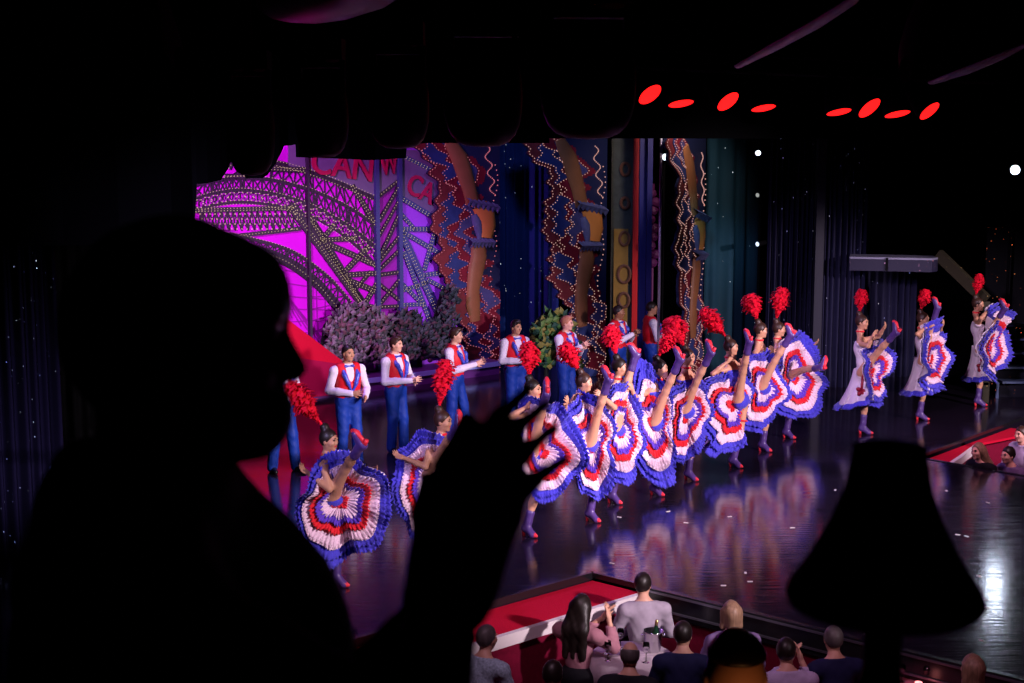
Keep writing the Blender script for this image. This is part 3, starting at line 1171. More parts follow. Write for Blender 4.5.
M_leafd = mat('leaf_shadow', (0.012, 0.016, 0.018), 0.8, 0.2)
LG = [mat('leaf_grey_a', (0.12, 0.1, 0.14), 0.6, 0.3), mat('leaf_grey_b', (0.22, 0.18, 0.24), 0.6, 0.3), mat('leaf_grey_c', (0.06, 0.07, 0.08), 0.6, 0.3), mat('leaf_rust', (0.16, 0.08, 0.11), 0.6, 0.3)]
LD = [mat('leaf_dark_a', (0.02, 0.035, 0.04), 0.6, 0.3), mat('leaf_dark_b', (0.05, 0.06, 0.08), 0.6, 0.3), mat('leaf_dark_c', (0.08, 0.04, 0.06), 0.6, 0.3)]
LY = [mat('leaf_green_a', (0.05, 0.14, 0.04), 0.6, 0.3), mat('leaf_green_b', (0.11, 0.2, 0.05), 0.6, 0.3), mat('leaf_green_c', (0.22, 0.2, 0.05), 0.6, 0.3), mat('leaf_green_d', (0.02, 0.07, 0.05), 0.6, 0.3)]
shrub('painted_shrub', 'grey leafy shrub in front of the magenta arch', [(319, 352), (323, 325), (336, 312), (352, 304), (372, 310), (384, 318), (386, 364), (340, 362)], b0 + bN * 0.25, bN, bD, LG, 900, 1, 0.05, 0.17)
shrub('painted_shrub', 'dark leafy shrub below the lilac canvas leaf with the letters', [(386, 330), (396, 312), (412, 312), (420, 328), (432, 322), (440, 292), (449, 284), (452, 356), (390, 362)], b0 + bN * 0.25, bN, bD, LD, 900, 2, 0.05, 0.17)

# ------------------------------------------------------------------ giant-leg flats
M_fnavy = mat('flat_navy', (0.01, 0.015, 0.06), 0.6, 0.3)
M_fred = mat('flat_red', (0.16, 0.006, 0.02), 0.6, 0.3, noise=0.4, nscale=6)
M_frust = mat('flat_rust', (0.15, 0.018, 0.025), 0.6, 0.3, noise=0.4, nscale=6)
M_fblue = mat('flat_blue', (0.02, 0.035, 0.15), 0.6, 0.3, noise=0.4, nscale=6)
M_flilac = mat('flat_lilac', (0.05, 0.05, 0.16), 0.6, 0.3, noise=0.4, nscale=6)
M_leg = mat('flat_stocking', (0.24, 0.095, 0.04), 0.5, 0.3, noise=0.2, nscale=4)
M_thigh = mat('flat_thigh', (0.6, 0.22, 0.05), 0.5, 0.3)
M_lace = mat('flat_lace', (0.1, 0.11, 0.24), 0.6, 0.3, noise=0.4, nscale=14)


def leg_flat(label, base, dirx, nrm, sx, seed, bulbm, groupz=0.0, big=1.0):
    """base = foot of the right-hand edge; x runs along dirx (negative to the left)"""
    rg_ = random.Random(seed)
    root = empty('leg_flat', base, label, 'stage flat')

    def W(u, v, off=0.0):
        return dirx * ((u - 606) / 49.0 * sx) + UP * ((4.8 - (v - 140) * 0.0204) * big + groupz) + nrm * off

    def wig(c_, seed_, amp=5.0):
        r2 = random.Random(seed_)
        out = []
        ph = [r2.uniform(0, 6.28) for _ in range(4)]
        w1, w2, w3 = r2.uniform(0.1, 0.15), r2.uniform(0.22, 0.34), r2.uniform(0.45, 0.7)
        for v in range(128, 376, 2):
            x = c_(v) + amp * (math.sin(v * w1 + ph[0]) + 0.75 * math.sin(v * w2 + ph[1] + math.sin(v * 0.07)) + 0.6 * math.sin(v * w3 + ph[2]))
            out.append((x, v))
        return out

    def lf(v):
        pts = [(120, 515), (145, 519), (158, 531), (166, 541), (200, 541), (240, 540), (270, 547), (300, 560), (330, 566), (376, 574)]
        for (a, x0), (b_, x1) in zip(pts[:-1], pts[1:]):
            if v <= b_:
                return x0 + (x1 - x0) * (v - a) / (b_ - a)
        return pts[-1][1]
    edges = [wig(lf, seed, 3.4)]
    for k, s_ in enumerate((9, 18, 27, 37)):
        edges.append(wig(lambda v, s_=s_: min(lf(v) + s_, 600), seed * 7 + k + 1, 4.6))
    edges.append([(606, v) for v in range(128, 376, 2)])
    mbk = MB()
    mbk.prism([W(x, v) for x, v in edges[0]] + [W(606, 374), W(606, 128)], -nrm * 0.05)
    mbk.build('board', [M_fnavy], root)
    ms = [M_frust, M_fblue, M_fred, M_flilac, M_fred]
    rg0 = MB()
    for i in range(5):
        a, b_ = edges[i], edges[i + 1]
        for j in range(len(a) - 1):
            x00, x01, x10, x11 = a[j][0], b_[j][0], a[j + 1][0], b_[j + 1][0]
            if i == 4:
                x01 = x11 = min(x01, x00 + 9)
            if x01 <= x00 + .3 or x11 <= x10 + .3:
                continue
            z0, z1 = a[j][1], a[j + 1][1]
            o_ = 0.012 * (i % 2) + 0.008
            rg0.add([W(x00, z0, o_), W(x01, z0, o_), W(x11, z1, o_), W(x10, z1, o_)], [(0, 1, 2, 3)], i)
    rg0.build('petticoat_bands', ms, root)
    bl = MB()
    for e in edges[:5]:
        for x, v in resample([(min(x, 604), v) for x, v in e], 3.0):
            bl.octa(W(x + 0.8, v, 0.04), 0.0125)
    o_ = bl.build('bulb_lines', [bulbm], root, fix=False)
    o_['kind'] = 'stuff'

    def limb(pts, name, m, flat=0.5):
        mb_ = MB()
        rows = []
        P3 = []
        for i, (u, v, r) in enumerate(pts):
            a, b_ = pts[max(i - 1, 0)], pts[min(i + 1, len(pts) - 1)]
            tx, ty = (b_[0] - a[0]), (b_[1] - a[1])
            L = math.hypot(tx, ty) or 1
            nx_, ny_ = -ty / L, tx / L
            row = []
            for k in range(9):
                q = math.pi * k / 8
                row.append(W(u + nx_ * r * math.cos(q), v + ny_ * r * math.cos(q), 0.03 + r / 49 * flat * math.sin(q)))
            rows.append(row)
        mb_.grid(rows)
        mb_.add(rows[0], [tuple(range(9))])
        mb_.add(rows[-1], [tuple(range(8, -1, -1))])
        mb_.build(name, [m], root, smooth=True)
    limb([(553, 138, 5), (557, 146, 6.5), (563, 156, 8), (568, 170, 8), (573, 186, 7), (577, 203, 6.5)], 'stocking', M_leg)
    limb([(584, 205, 8), (590, 215, 9.5), (592, 226, 8.5), (590, 238, 7)], 'thigh', M_thigh)
    limb([(578, 214, 3), (581, 222, 4.5), (583, 232, 3.5), (584, 240, 2)], 'lace_panel', M_lace, 0.9)
    limb([(582, 244, 7), (583, 256, 8), (580, 270, 8), (577, 290, 6.5), (577, 305, 7), (579, 322, 5)], 'stocking', M_leg)
    for (u, v, wd, an) in ((585, 204, 16, 0.25), (584, 242, 12, 0.05)):
        mb_ = MB()
        rows = []
        for k in range(25):
            t = k / 24 * 2 - 1
            fz = 1.6 * math.sin(k * 1.7)
            du, dv = t * wd, t * wd * an
            rows.append([W(u + du, v + dv - 4 + fz * .4, 0.05), W(u + du, v + dv, 0.2), W(u + du + fz * 0.3, v + dv + 4.5 + fz, 0.12)])
        mb_.grid(rows)
        o_ = mb_.build('garter', [M_lace], root)
    for (u0, v0, u1, v1) in ((600, 165, 596, 365), (591, 145, 598, 195)):
        bl = MB()
        for k in range(40):
            t = k / 39
            bl.octa(W(u0 + (u1 - u0) * t + 3 * math.sin(k * 0.5), v0 + (v1 - v0) * t, 0.04), 0.015)
        o_ = bl.build('bulb_lines', [bulbm], root, fix=False)
    return root


p = bp(500, 367, 0.2)
leg_flat('painted giant stockinged leg flat overlapping the lilac canvas, before the blue curtain', Vector((p.x, p.y, 0)), bD, bN, 1.27, 3, M_bulbp)
pf2 = P(606, 300, 29.0)
leg_flat('painted giant stockinged leg flat beside the gold and red ornamental column', Vector((pf2.x, pf2.y, 0)), bD, bN, 1.24, 4, M_bulbr, -0.02)
pf3 = P(703, 300, 27.6)
d3 = Vector((0.45, 0.89, 0)).normalized()
leg_flat('narrow painted giant leg flat turned edge-on beside the silver pole', Vector((pf3.x, pf3.y, 0)), d3, Vector((d3.y, -d3.x, 0)), 1.16, 5, M_bulbr, 0.0, 0.97)
pg = P(606, 345, 28.6)
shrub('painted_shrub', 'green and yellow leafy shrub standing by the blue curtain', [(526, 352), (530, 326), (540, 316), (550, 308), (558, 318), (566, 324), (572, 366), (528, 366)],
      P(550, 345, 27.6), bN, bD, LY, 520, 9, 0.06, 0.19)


# ------------------------------------------------------------------ curtains
def curtain(name, label, p, q, z0, z1, folds, amp, m, cat='curtain', group=None, th=0.03):
    p, q = Vector(p), Vector(q)
    d = q - p
    d.z = 0
    L = d.length
    d.normalize()
    s = Vector((d.y, -d.x, 0))
    rg_ = random.Random(label)
    n = folds * 8
    mb_ = MB()
    top, bot = [], []
    ph = rg_.uniform(0, 6)
    for i in range(n + 1):
        t = i / n
        o_ = amp * math.sin(t * folds * 2 * math.pi + ph + 0.8 * math.sin(t * 9)) + amp * 0.4 * math.sin(t * folds * 4.7 + 1)
        a = p + d * (L * t) + s * o_
        bot.append(Vector((a.x, a.y, z0)))
        top.append(Vector((a.x, a.y, z1)))
    off = -s * th
    mb_.grid([bot, top, [x + off for x in top], [x + off for x in bot], bot])
    o_ = mb_.build(name, [m], None, Vector((p.x, p.y, z0)), smooth=True, fix=True)
    return tag(o_, label, cat, group)


def at(u, Y):
    p_ = P(u, 300, Y)
    return Vector((p_.x, p_.y, 0))


M_curb = mat('curtain_blue', (0.008, 0.035, 0.19), 0.75, 0.2)
M_curstar = star_mat('curtain_star_blue', (0.008, 0.03, 0.16), 9, 0.09, (0.4, 0.6, 1.0), (0.8, 0.9, 1.0), 1.4)
M_curteal = star_mat('curtain_star_teal', (0.01, 0.045, 0.07), 7, 0.05, (0.5, 0.8, 1.0), (0.9, 0.95, 1.0), 2.5)
M_curdark = star_mat('curtain_star_dark', (0.018, 0.018, 0.05), 8, 0.06, (0.3, 0.35, 1.0), (0.9, 0.85, 1.0), 2.0)
M_curleft = star_mat('curtain_star_left', (0.03, 0.022, 0.05), 10, 0.075, (0.15, 0.2, 1.0), (0.7, 0.8, 1.0), 3.0)
M_starwall = star_mat('wall_star_amber', (0.004, 0.004, 0.006), 13, 0.12, (1.0, 0.3, 0.08), (1.0, 0.12, 0.05), 0.9)
M_ledge = star_mat('ledge_star', (0.022, 0.02, 0.045), 13, 0.2, (1.0, 0.25, 0.2), (0.6, 0.4, 1.0), 0.9, 0.4)
M_brace = star_mat('brace_star', (0.028, 0.024, 0.013), 14, 0.12, (1.0, 0.5, 0.2), (0.9, 0.7, 0.3), 0.8, 0.6)

curtain('curtain', 'deep blue starry curtain between the first two painted leg flats', at(496, 30.6), at(556, 31.4), 0.0, 6.2, 7, 0.09, M_curstar)
curtain('curtain', 'dark drape behind the gold and red ornamental column', at(596, 32.5), at(640, 33.0), 0.0, 6.2, 6, 0.08, M_black)
curtain('curtain', 'smooth teal curtain lit along its edge beside the narrow leg flat', at(703, 28.6), at(756, 28.9), 0.0, 6.0, 4, 0.05, M_curteal)
curtain('curtain', 'dark pleated star curtain between the wing lamps and the pillar', at(766, 28.0), at(813, 27.9), 0.0, 6.0, 9, 0.08, M_curdark)
curtain('curtain', 'dark pleated star curtain to the far side of the pillar', at(821, 27.4), at(862, 27.6), 0.0, 6.0, 8, 0.08, M_curdark)
curtain('curtain', 'dark low star curtain under the speckled ledge', at(856, 28.6), at(918, 28.8), 0.0, 2.35, 9, 0.08, M_curdark)
curtain('curtain', 'dark curtain with blue star lights at the edge of the room behind the silhouetted viewer', at(-14, 16.0), at(60, 16.4), 0.0, 6.0, 6, 0.12, M_curleft)
curtain('curtain', 'black masking drape between the silhouetted viewer and the magenta arch', at(52, 22.5), at(197, 23.5), 0.0, 6.4, 10, 0.1, M_black)

# pillar and posts
p = at(817, 27.3)
mb = MB()
mb.box((0, 0, 3.0), 0.16, 0.22, 6.0)
mb.box((0, 0, 0.05), 0.24, 0.3, 0.1)
tag(mb.build('pillar', [mat('pillar_grey', (0.022, 0.022, 0.04), 0.5, 0.3)], None), 'slim dark grey pillar between the two pleated star curtains', 'pillar').location = p

oc = empty('ornamental_column', at(621, 30.0), 'gold ornamental painted column with a red edge', 'column')
M_gold = mat('paint_gold', (0.3, 0.17, 0.03), 0.5, 0.3, noise=0.3, nscale=5)
M_ornred = mat('paint_red', (0.6, 0.015, 0.015), 0.5, 0.3)
mb = MB()
mb.box((0, 0, 2.9), 0.46, 0.12, 5.8)
mb.build('shaft', [mat('paint_umber', (0.05, 0.06, 0.05), 0.6, 0.3, noise=0.5, nscale=8)], oc)
mb = MB()
mb.box((-0.02, -0.08, 1.75), 0.3, 0.05, 2.4)
mb.build('gold_panel', [M_gold], oc)
for z, r in ((2.75, 0.1), (2.0, 0.13), (1.45, 0.11), (3.5, 0.08), (4.2, 0.09)):
    mb = MB()
    mb.tube([(0.05 + r * math.cos(q * math.pi / 8), -0.12, z + 1.4 * r * math.sin(q * math.pi / 8)) for q in range(16)], 0.035, 6, closed=True)
    mb.build('scroll', [mat('paint_bronze', (0.16, 0.07, 0.04), 0.5, 0.3)], oc)
mb = MB()
mb.box((0.3, -0.06, 2.9), 0.16, 0.2, 5.8)
mb.build('red_edge', [M_ornred], oc)
M_bpost = mat('post_blue', (0.02, 0.02, 0.16), 0.5, 0.3)
for u, lb in ((641.5, 'flat blue masking post next to the red column edge'), (648, 'narrow blue masking post next to the silver pole')):
    mb = MB()
    mb.box((0, 0, 3.0), 0.15 if u < 645 else 0.1, 0.2, 6.0)
    mb.box((0, 0, 0.04), 0.22, 0.3, 0.08)
    tag(mb.build('masking_post', [M_bpost]), lb, 'post').location = at(u, 28.6 if u < 645 else 28.3)
mb = MB()
mb.tube([(0, 0, 0), (0, 0, 6.0)], 0.026, 10)
mb.lathe([(0.12, 0), (0.12, 0.02), (0.03, 0.04)], n=16)
tag(mb.build('silver_pole', [mat('silver', (0.55, 0.5, 0.65), 0.3, 0.5, metal=0.7)], smooth=True), 'thin silver pole beside the narrow leg flat', 'pole').location = at(659, 25.8)
# purple scroll ornament behind the pole
orn = empty('scroll_ornament', at(652, 29.6), 'purple scalloped scroll ornament behind the silver pole', 'ornament')
mb = MB()
for k in range(9):
    z = 2.25 + k * 0.18
    mb.lathe([(0.02, -0.09), (0.09, -0.04), (0.11, 0.03), (0.06, 0.1), (0.0, 0.12)], (0.05 * math.sin(k * 2.1), 0.0, z), 10, Vector((0.5 * math.sin(k), -0.2, 1)))
mb.tube([(0, 0.06, 0), (0, 0.06, 3.9)], 0.03, 8)
mb.build('scrolls', [mat('paint_purple', (0.14, 0.02, 0.12), 0.5, 0.4)], orn)


BOOM = at(758, 28.25)
mb = MB()
mb.tube([(0, 0, 0), (0, 0, 5.2)], 0.03, 10)
mb.lathe([(0.3, 0), (0.3, 0.02), (0.04, 0.05)], n=18)
tag(mb.build('lighting_boom', [M_blackp]), 'black upright boom holding the three small wing lamps', 'boom').location = BOOM


def wing_lamp(label, u, v, Y, r, strength, col=(0.75, 0.85, 1.0), aim=None, floor_pole=False):
    p_ = P(u, v, Y)
    root = empty('wing_lamp', (p_.x, p_.y, 0), label, 'stage lamp')
    aim = (aim or Vector((-p_.x * 0.3, -p_.y, H_CAM - p_.z))).normalized()
    c_ = Vector((0, 0, p_.z))
    mb_ = MB()
    mb_.lathe([(r * 0.5, -0.3), (r * 0.9, -0.22), (r * 1.15, 0.0), (r * 1.15, 0.02), (r * 1.02, 0.02)], c_, 20, aim)
    mb_.build('housing', [M_blackp], root, smooth=True)
    mb_ = MB()
    mb_.lathe([(r, 0.015), (r * 0.7, 0.03), (0.001, 0.04)], c_, 20, aim)
    mb_.build('lens', [glow('lamp_lens_%.1f' % strength, col, strength, True)], root, smooth=True)
    mb_ = MB()
    if not floor_pole:
        q_ = c_ - aim * 0.2
        mb_.tube([q_, Vector((BOOM.x - p_.x, BOOM.y - p_.y - 0.02, q_.z))], 0.02, 8)
        mb_.build('clamp', [M_blackp], root)
    if floor_pole:
        q_ = c_ - aim * 0.15
        mb_.tube([Vector((q_.x, q_.y, 0)), Vector((q_.x, q_.y, p_.z - r))], 0.025)
        mb_.lathe([(0.25, 0), (0.25, 0.02), (0.03, 0.04)], (q_.x, q_.y, 0), 16)
        mb_.build('stand', [M_blackp], root)
    return root


wing_lamp('round lit lamp low in the gap above the silver pole', 665, 157, 29.4, 0.075, 2.2, floor_pole=True)
wing_lamp('uppermost of the three small wing lamps beside the teal curtain', 758, 153, 27.9, 0.058, 3)
wing_lamp('dim middle one of the three small wing lamps beside the teal curtain', 758, 195, 27.9, 0.045, 0.4, (0.85, 0.9, 0.85), Vector((-0.6, -0.7, -0.1)))
wing_lamp('lowest of the three small wing lamps beside the teal curtain', 758, 244, 27.9, 0.05, 1.6, (0.6, 0.75, 1.0), Vector((-0.7, -0.6, -0.1)))
wl = wing_lamp('bright white round lamp alone on the dark wall above the stairs', 1015, 170, 28.0, 0.1, 8, floor_pole=True)
lp = P(1015, 170, 27.8)
spot('wing_beam', lp, (7.0, 14.0, 0.0), 48, (0.72, 0.82, 1.0), 46, 0.7, 0.16)

# speckled ledge, brace, star wall, steps
pl0, pl1 = P(850, 262, 27.0), P(938, 262, 26.6)
lg = empty('ledge', Vector((pl0.x, pl0.y, pl0.z)), 'speckled grey ledge with rounded end high above the dancers by the stairs', 'ledge')
d = (pl1 - pl0)
d.z = 0
L = d.length
d.normalize()
s = Vector((-d.y, d.x, 0))
mb = MB()
ro = []
for t in np.linspace(-1, 1, 9):
    ro.append(d * (L - 0.12 + 0.12 * math.cos(t * math.pi / 2)) + s * (0.35 * t))
base_poly = [s * -0.35] + ro + [s * 0.35]
mb.prism([q + UP * -0.13 for q in base_poly], (0, 0, 0.22))
mb.build('fascia', [M_ledge], lg)
mb = MB()
mb.prism([q * 1.0 + UP * 0.092 for q in base_poly], (0, 0, 0.035))
mb.build('ledge_top', [mat('ledge_grey', (0.22, 0.22, 0.32), 0.4, 0.4)], lg)
mb = MB()
mb.box(d * (L * 0.42) + UP * 0.0 - s * 0.36, 0.05, 0.04, 0.24, d, s)
mb.build('bracket', [M_blackp], lg)
mb = MB()
a = P(938, 254, 26.6)
b_ = P(986, 300, 25.9)
dd = (b_ - a).normalized()
ss = Vector((-dd.y, dd.x, 0)).normalized()
mb.box(Vector((0, 0, 0)) + dd * (b_ - a).length / 2, (b_ - a).length, 0.12, 0.2, dd, ss, dd.cross(ss))
pd = P(986, 300, 25.9) - a
for k in range(4):
    mb.box(pd + Vector((0.02 * k, 0, -0.3 - 0.5 * k)), 0.12, 0.12, 0.55)
tag(mb.build('stair_brace', [M_brace]), 'speckled ochre brace slanting down from the ledge end', 'brace').location = a
# star wall
wa, wb = at(984, 28.8), at(1075, 28.4)
mb = MB()
d = (wb - wa).normalized()
s = Vector((d.y, -d.x, 0))
c = (wa + wb) / 2
mb.box((c.x, c.y, 1.5), (wb - wa).length, 0.1, 3.0, d, s)
mb.box((c.x, c.y, 3.03), (wb - wa).length, 0.16, 0.05, d, s)
struct(mb.build('wall_star', [M_starwall]))
sr = empty('staircase', at(1006, 26.3), 'dark stairs with pale blue-lit tread edges beside the far dancer', 'stairs')
M_tread = mat('tread_blue_lit', (0.1, 0.14, 0.26), 0.4, 0.4)  # blue light along the tread edges is put into this colour
M_riser = star_mat('riser_star', (0.01, 0.01, 0.02), 12, 0.12, (1.0, 0.15, 0.08), (1.0, 0.3, 0.1), 1.6)
for k in range(5):
    z = 0.3 + 0.235 * k
    mb = MB()
    mb.box((1.0, 0.12 + 0.26 * k, z), 2.0, 0.3, 0.04)
    mb.build('tread', [M_tread], sr)
    mb = MB()
    mb.box((1.0, 0.24 + 0.26 * k, z / 2 - 0.01), 2.0, 0.22, z - 0.02)
    mb.build('riser', [M_riser], sr)
mb = MB()
mb.tube([(-0.08, 0, 0.26), (-0.36, 0.3, 0.85), (-0.4, 0.5, 1.2)], 0.03)
mb.tube([(-0.08, 0, 0), (-0.08, 0, 0.3)], 0.03)
mb.build('stringer', [M_tread], sr)

# ------------------------------------------------------------------ overhead rig
M_red_lens = glow('lens_red', (1.0, 0.008, 0.008), 2.4, True)
tr0, tr1 = P(620, 84, 16.2), P(960, 98, 20.2)
tz = 5.62
mb = MB()
a = Vector((tr0.x, tr0.y, tz))
b_ = Vector((tr1.x, tr1.y, tz))
d = (b_ - a).normalized()
s = Vector((-d.y, d.x, 0))
truss = empty('lighting_truss', a, 'black lighting truss carrying the red spotlights', 'truss')
L = (b_ - a).length
for q, nm in ((s * 0.12, 'chord'), (s * -0.12, 'chord'), (UP * 0.2, 'chord')):
    mb = MB()
    mb.tube([q - d * 1.0, q + d * (L + 1)], 0.025, 8)
    mb.build('chord', [M_blackp], truss)
mb = MB()
n = 22
for i in range(n):
    x0, x1 = -1 + (L + 2) * i / n, -1 + (L + 2) * (i + 1) / n
    mb.tube([s * 0.12 + d * x0, UP * 0.2 + d * (x0 + x1) / 2], 0.012, 5)
    mb.tube([UP * 0.2 + d * (x0 + x1) / 2, s * -0.12 + d * x1], 0.012, 5)
    mb.tube([s * -0.12 + d * x0, s * 0.12 + d * x1], 0.012, 5)
mb.tube([d * 1.0 + UP * 0.2, d * 1.0 + UP * 1.8], 0.02, 6)
mb.tube([d * (L - 1) + UP * 0.2, d * (L - 1) + UP * 1.8], 0.02, 6)
mb.build('web', [M_blackp], truss)


def par_can(u, v, r, aim, label):
    dr = ray(u, v)
    nn = Vector((-d.y, d.x, 0))
    p_ = onplane(u, v, a, nn)
    root = empty('red_spotlight', p_, label, 'spotlight')
    aim = Vector(aim).normalized()
    mb_ = MB()
    mb_.lathe([(r * 0.6, -0.42), (r * 0.75, -0.34), (r * 1.08, -0.1), (r * 1.08, 0.005), (r * 1.0, 0.005), (r * 1.0, 0.0)], (0, 0, 0), 24, aim)
    mb_.build('housing', [M_blackp], root, smooth=True)
    mb_ = MB()
    mb_.lathe([(r * 0.99, 0.0), (r * 0.5, 0.012), (0.001, 0.015)], (0, 0, 0), 24, aim)
    mb_.build('lens', [M_red_lens], root, smooth=True)
    mb_ = MB()
    c_ = -aim * 0.2
    mb_.tube([c_ + d * (r + 0.03), c_ + d * (r + 0.03) + UP * 0.26, c_ - d * (r + 0.03) + UP * 0.26, c_ - d * (r + 0.03)], 0.012, 6)
    mb_.tube([c_ + UP * 0.26, Vector((c_.x, c_.y, tz - p_.z))], 0.02, 6)
    mb_.build('yoke', [M_blackp], root)


aimA = Vector((0.48, -0.54, -0.69))
aimB = Vector((0.13, -0.27, -0.95))
for u, v, r, am, lb in ((650, 94.5, 0.15, 0, 'large red spotlight at the end of the truss nearest the moving lights'),
                        (681, 103.5, 0.15, 1, 'narrow red spotlight beside the large end one'),
                        (728, 101.5, 0.15, 0, 'large tilted red spotlight, second of the four big tilted ones'),
                        (763.5, 108, 0.15, 1, 'narrow red spotlight just before the wide dark gap in the row'),
                        (839, 112, 0.16, 1, 'narrow red spotlight just after the wide dark gap in the row'),
                        (869.5, 108, 0.17, 0, 'large tilted red spotlight, third of the four big tilted ones'),
                        (897.5, 114, 0.17, 1, 'faint narrow red spotlight between the last two large ones'),
                        (929.5, 111, 0.16, 0, 'large tilted red spotlight at the end of the row toward the white wall lamp')):
    par_can(u, v, r, aimA if am == 0 else aimB, lb)

# moving-head lights: dark rounded drums on yokes
M_drum = mat('drum_grey', (0.012, 0.01, 0.013), 0.5, 0.25)
for i, (u, v, wpx, hpx, Y, lb) in enumerate(((251, 131, 47, 88, 11.5, 'dark rounded moving light over the peak of the painted arch'),
                                             (322, 117, 53, 80, 10.0, 'dark rounded moving light over the CAN lettering'),
                                             (399, 106, 60, 84, 9.0, 'dark rounded moving light over the post between the canvas leaves'),
                                             (483, 97, 78, 98, 7.4, 'dark rounded moving light over the first painted leg flat'),
                                             (588, 84, 95, 108, 6.0, 'large dark rounded moving light next to the first red spotlight'))):
    p_ = P(u, v, Y)
    r = wpx / 2 * Y / F_PX
    hh = hpx / 2 * Y / F_PX
    root = empty('moving_light', p_, lb, 'stage light')
    mb = MB()
    prof = [(0.001, -hh)]
    for k in range(1, 12):
        q = -math.pi / 2 + math.pi * k / 12
        prof.append((r * max(0.05, math.cos(q)) ** 0.6, hh * math.copysign(abs(math.sin(q)) ** 0.8, q)))
    prof.append((0.001, hh))
    mb.lathe(prof, (0, 0, 0), 24)
    mb.build('drum', [M_drum], root, smooth=True)
    mb = MB()
    for sg in (-1, 1):
        mb.box((sg * (r * 0.8), 0, hh * 0.75), 0.03, 0.08, hh * 1.1)
    mb.box((0, 0, hh * 1.28), r * 1.6 + 0.04, 0.1, 0.05)
    mb.build('yoke', [M_blackp], root)
    mb = MB()
    mb.box((0, 0, hh * 1.28 + 0.1), r * 1.7, 0.26, 0.14)
    mb.tube([(0, 0, hh * 1.28 + 0.15), (0, 0, 7.3 - p_.z)], 0.03, 8)
    mb.build('base_box', [M_drum], root)
    for sg in (-1, 1):
        mb = MB()
        mb.lathe([(r * 0.32, 0), (r * 0.32, 0.01), (r * 0.2, 0.02)], (sg * r * 0.45, -0.02, hh * 1.28 + 0.02), 16, Vector((0, -0.3, -1)))
        mb.build('rim', [mat('rim_highlight', (0.35, 0.12, 0.2), 0.3, 0.5)], root)  # pink highlights on the fixture edges, put in as coloured rims

# tent-like ceiling swags with a faint violet sheen
M_swag = mat('swag_violet', (0.09, 0.03, 0.08), 0.35, 0.5)


def swag(label, pts, wd):
    """a hanging fabric lobe: polyline ridge with a sagging belly"""
    c0 = Vector(pts[0])
    mb_ = MB()
    rows = []
    n_ = len(pts)
    for i, p_ in enumerate(pts):
        p_ = Vector(p_)
        t = i / (n_ - 1)
        a_, b2 = Vector(pts[max(i - 1, 0)]), Vector(pts[min(i + 1, n_ - 1)])
        dd_ = (b2 - a_).normalized()
        s_ = dd_.cross(UP).normalized()
        row = []
        belly = wd * (0.25 + math.sin(math.pi * min(1, 0.15 + t * 0.85)) * 0.75)
        for k in range(13):
            q = math.pi * 2 * k / 12
            row.append(p_ - c0 + s_ * belly * math.cos(q) + UP * belly * 0.6 * math.sin(q))
        rows.append(row)
    mb_.grid(rows)
    o_ = mb_.build('ceiling_swag', [M_swag], None, smooth=True)
    o_.location = c0
    return tag(o_, label, 'ceiling drape')


swag('violet ceiling swag above the painted screen with a bright magenta edge', [P(290, 0, 7.0), P(315, -14, 6.6), P(350, -30, 6.2), P(395, -50, 5.8), P(440, -45, 5.4)], 0.3)
swag('thin grey ceiling swag slanting above the red spotlights', [P(738, 66, 8.0), P(775, 46, 7.4), P(815, 24, 6.8), P(850, 2, 6.3), P(880, -25, 5.9)], 0.04)
swag('thin grey ceiling swag over the end of the red row', [P(932, 82, 8.4), P(965, 70, 8.0), P(1000, 56, 7.6), P(1040, 38, 7.2)], 0.045)
swag('rounded hanging violet ceiling lobe near the last red spotlights', [P(905, 70, 7.4), P(908, 52, 7.4), P(915, 30, 7.4), P(925, 0, 7.4), P(930, -30, 7.4)], 0.2)
swag('dim rounded ceiling lobe above the black masking drape', [P(180, 62, 8.0), P(172, 45, 8.0), P(165, 25, 8.0), P(160, 0, 8.0), P(155, -30, 8.0)], 0.24)

# confetti on the stage
rg_ = random.Random(5)
for i in range(34):
    u = rg_.uniform(600, 1010)
    v = rg_.uniform(488, 650)
    g = G(u, v)
    qd = g - cA
    if qd.dot(A2) < 0.15 and qd.dot(B2) > -0.3:
        continue
    mb = MB()
    q = rg_.uniform(0, 6)
    d_ = Vector((math.cos(q), math.sin(q), 0))
    s_ = Vector((-d_.y, d_.x, 0))
    mb.prism([d_ * 0.03 + s_ * 0.01, -d_ * 0.03 + s_ * 0.014, -d_ * 0.028 - s_ * 0.012, d_ * 0.026 - s_ * 0.012], (0, 0, 0.004))
    o = mb.build('confetti', [M_nosing])
    o.location = g + UP * 0.001
    tag(o, 'small pale confetti scrap lying on the glossy dark stage', 'confetti', 'confetti scraps on the stage')

# ================================================================== dancers
def ruffle_band(C, W, rim, n, r0, r1, freq, amp, flare, seed, nt=200, nr=4, fold=None, lift=0.0, warp=None):
    """annular strip of gathered cloth between radii r0 < r1 of a skirt mouth (rows of points)"""
    rg_ = random.Random(seed)
    ph = [rg_.uniform(0, 6.28) for _ in range(4)]
    rows = []
    for j in range(nr + 1):
        t = j / nr
        r = r0 + (r1 - r0) * t
        row = []
        for i in range(nt):
            th = 2 * math.pi * i / nt
            p = W + (rim(th) - W) * (warp(th, r) if warp else r)
            f = fold(th, r) if fold else 0.0
            fr_ = math.sin(freq * th + ph[0] + 0.8 * math.sin(3 * th + ph[1])) + 0.55 * math.sin(freq * 1.63 * th + ph[2])
            edge = t ** 1.3
            rad = (rim(th) - W).normalized()
            row.append(p + n * (f + lift + flare * edge + amp * edge * fr_) + rad * (amp * 0.7 * edge * math.sin(freq * 1.31 * th + ph[3])))
        rows.append(row)
    # second, inner face so the cloth has thickness
    back = [[p - n * 0.012 for p in r_] for r_ in rows[::-1]]
    return rows + back


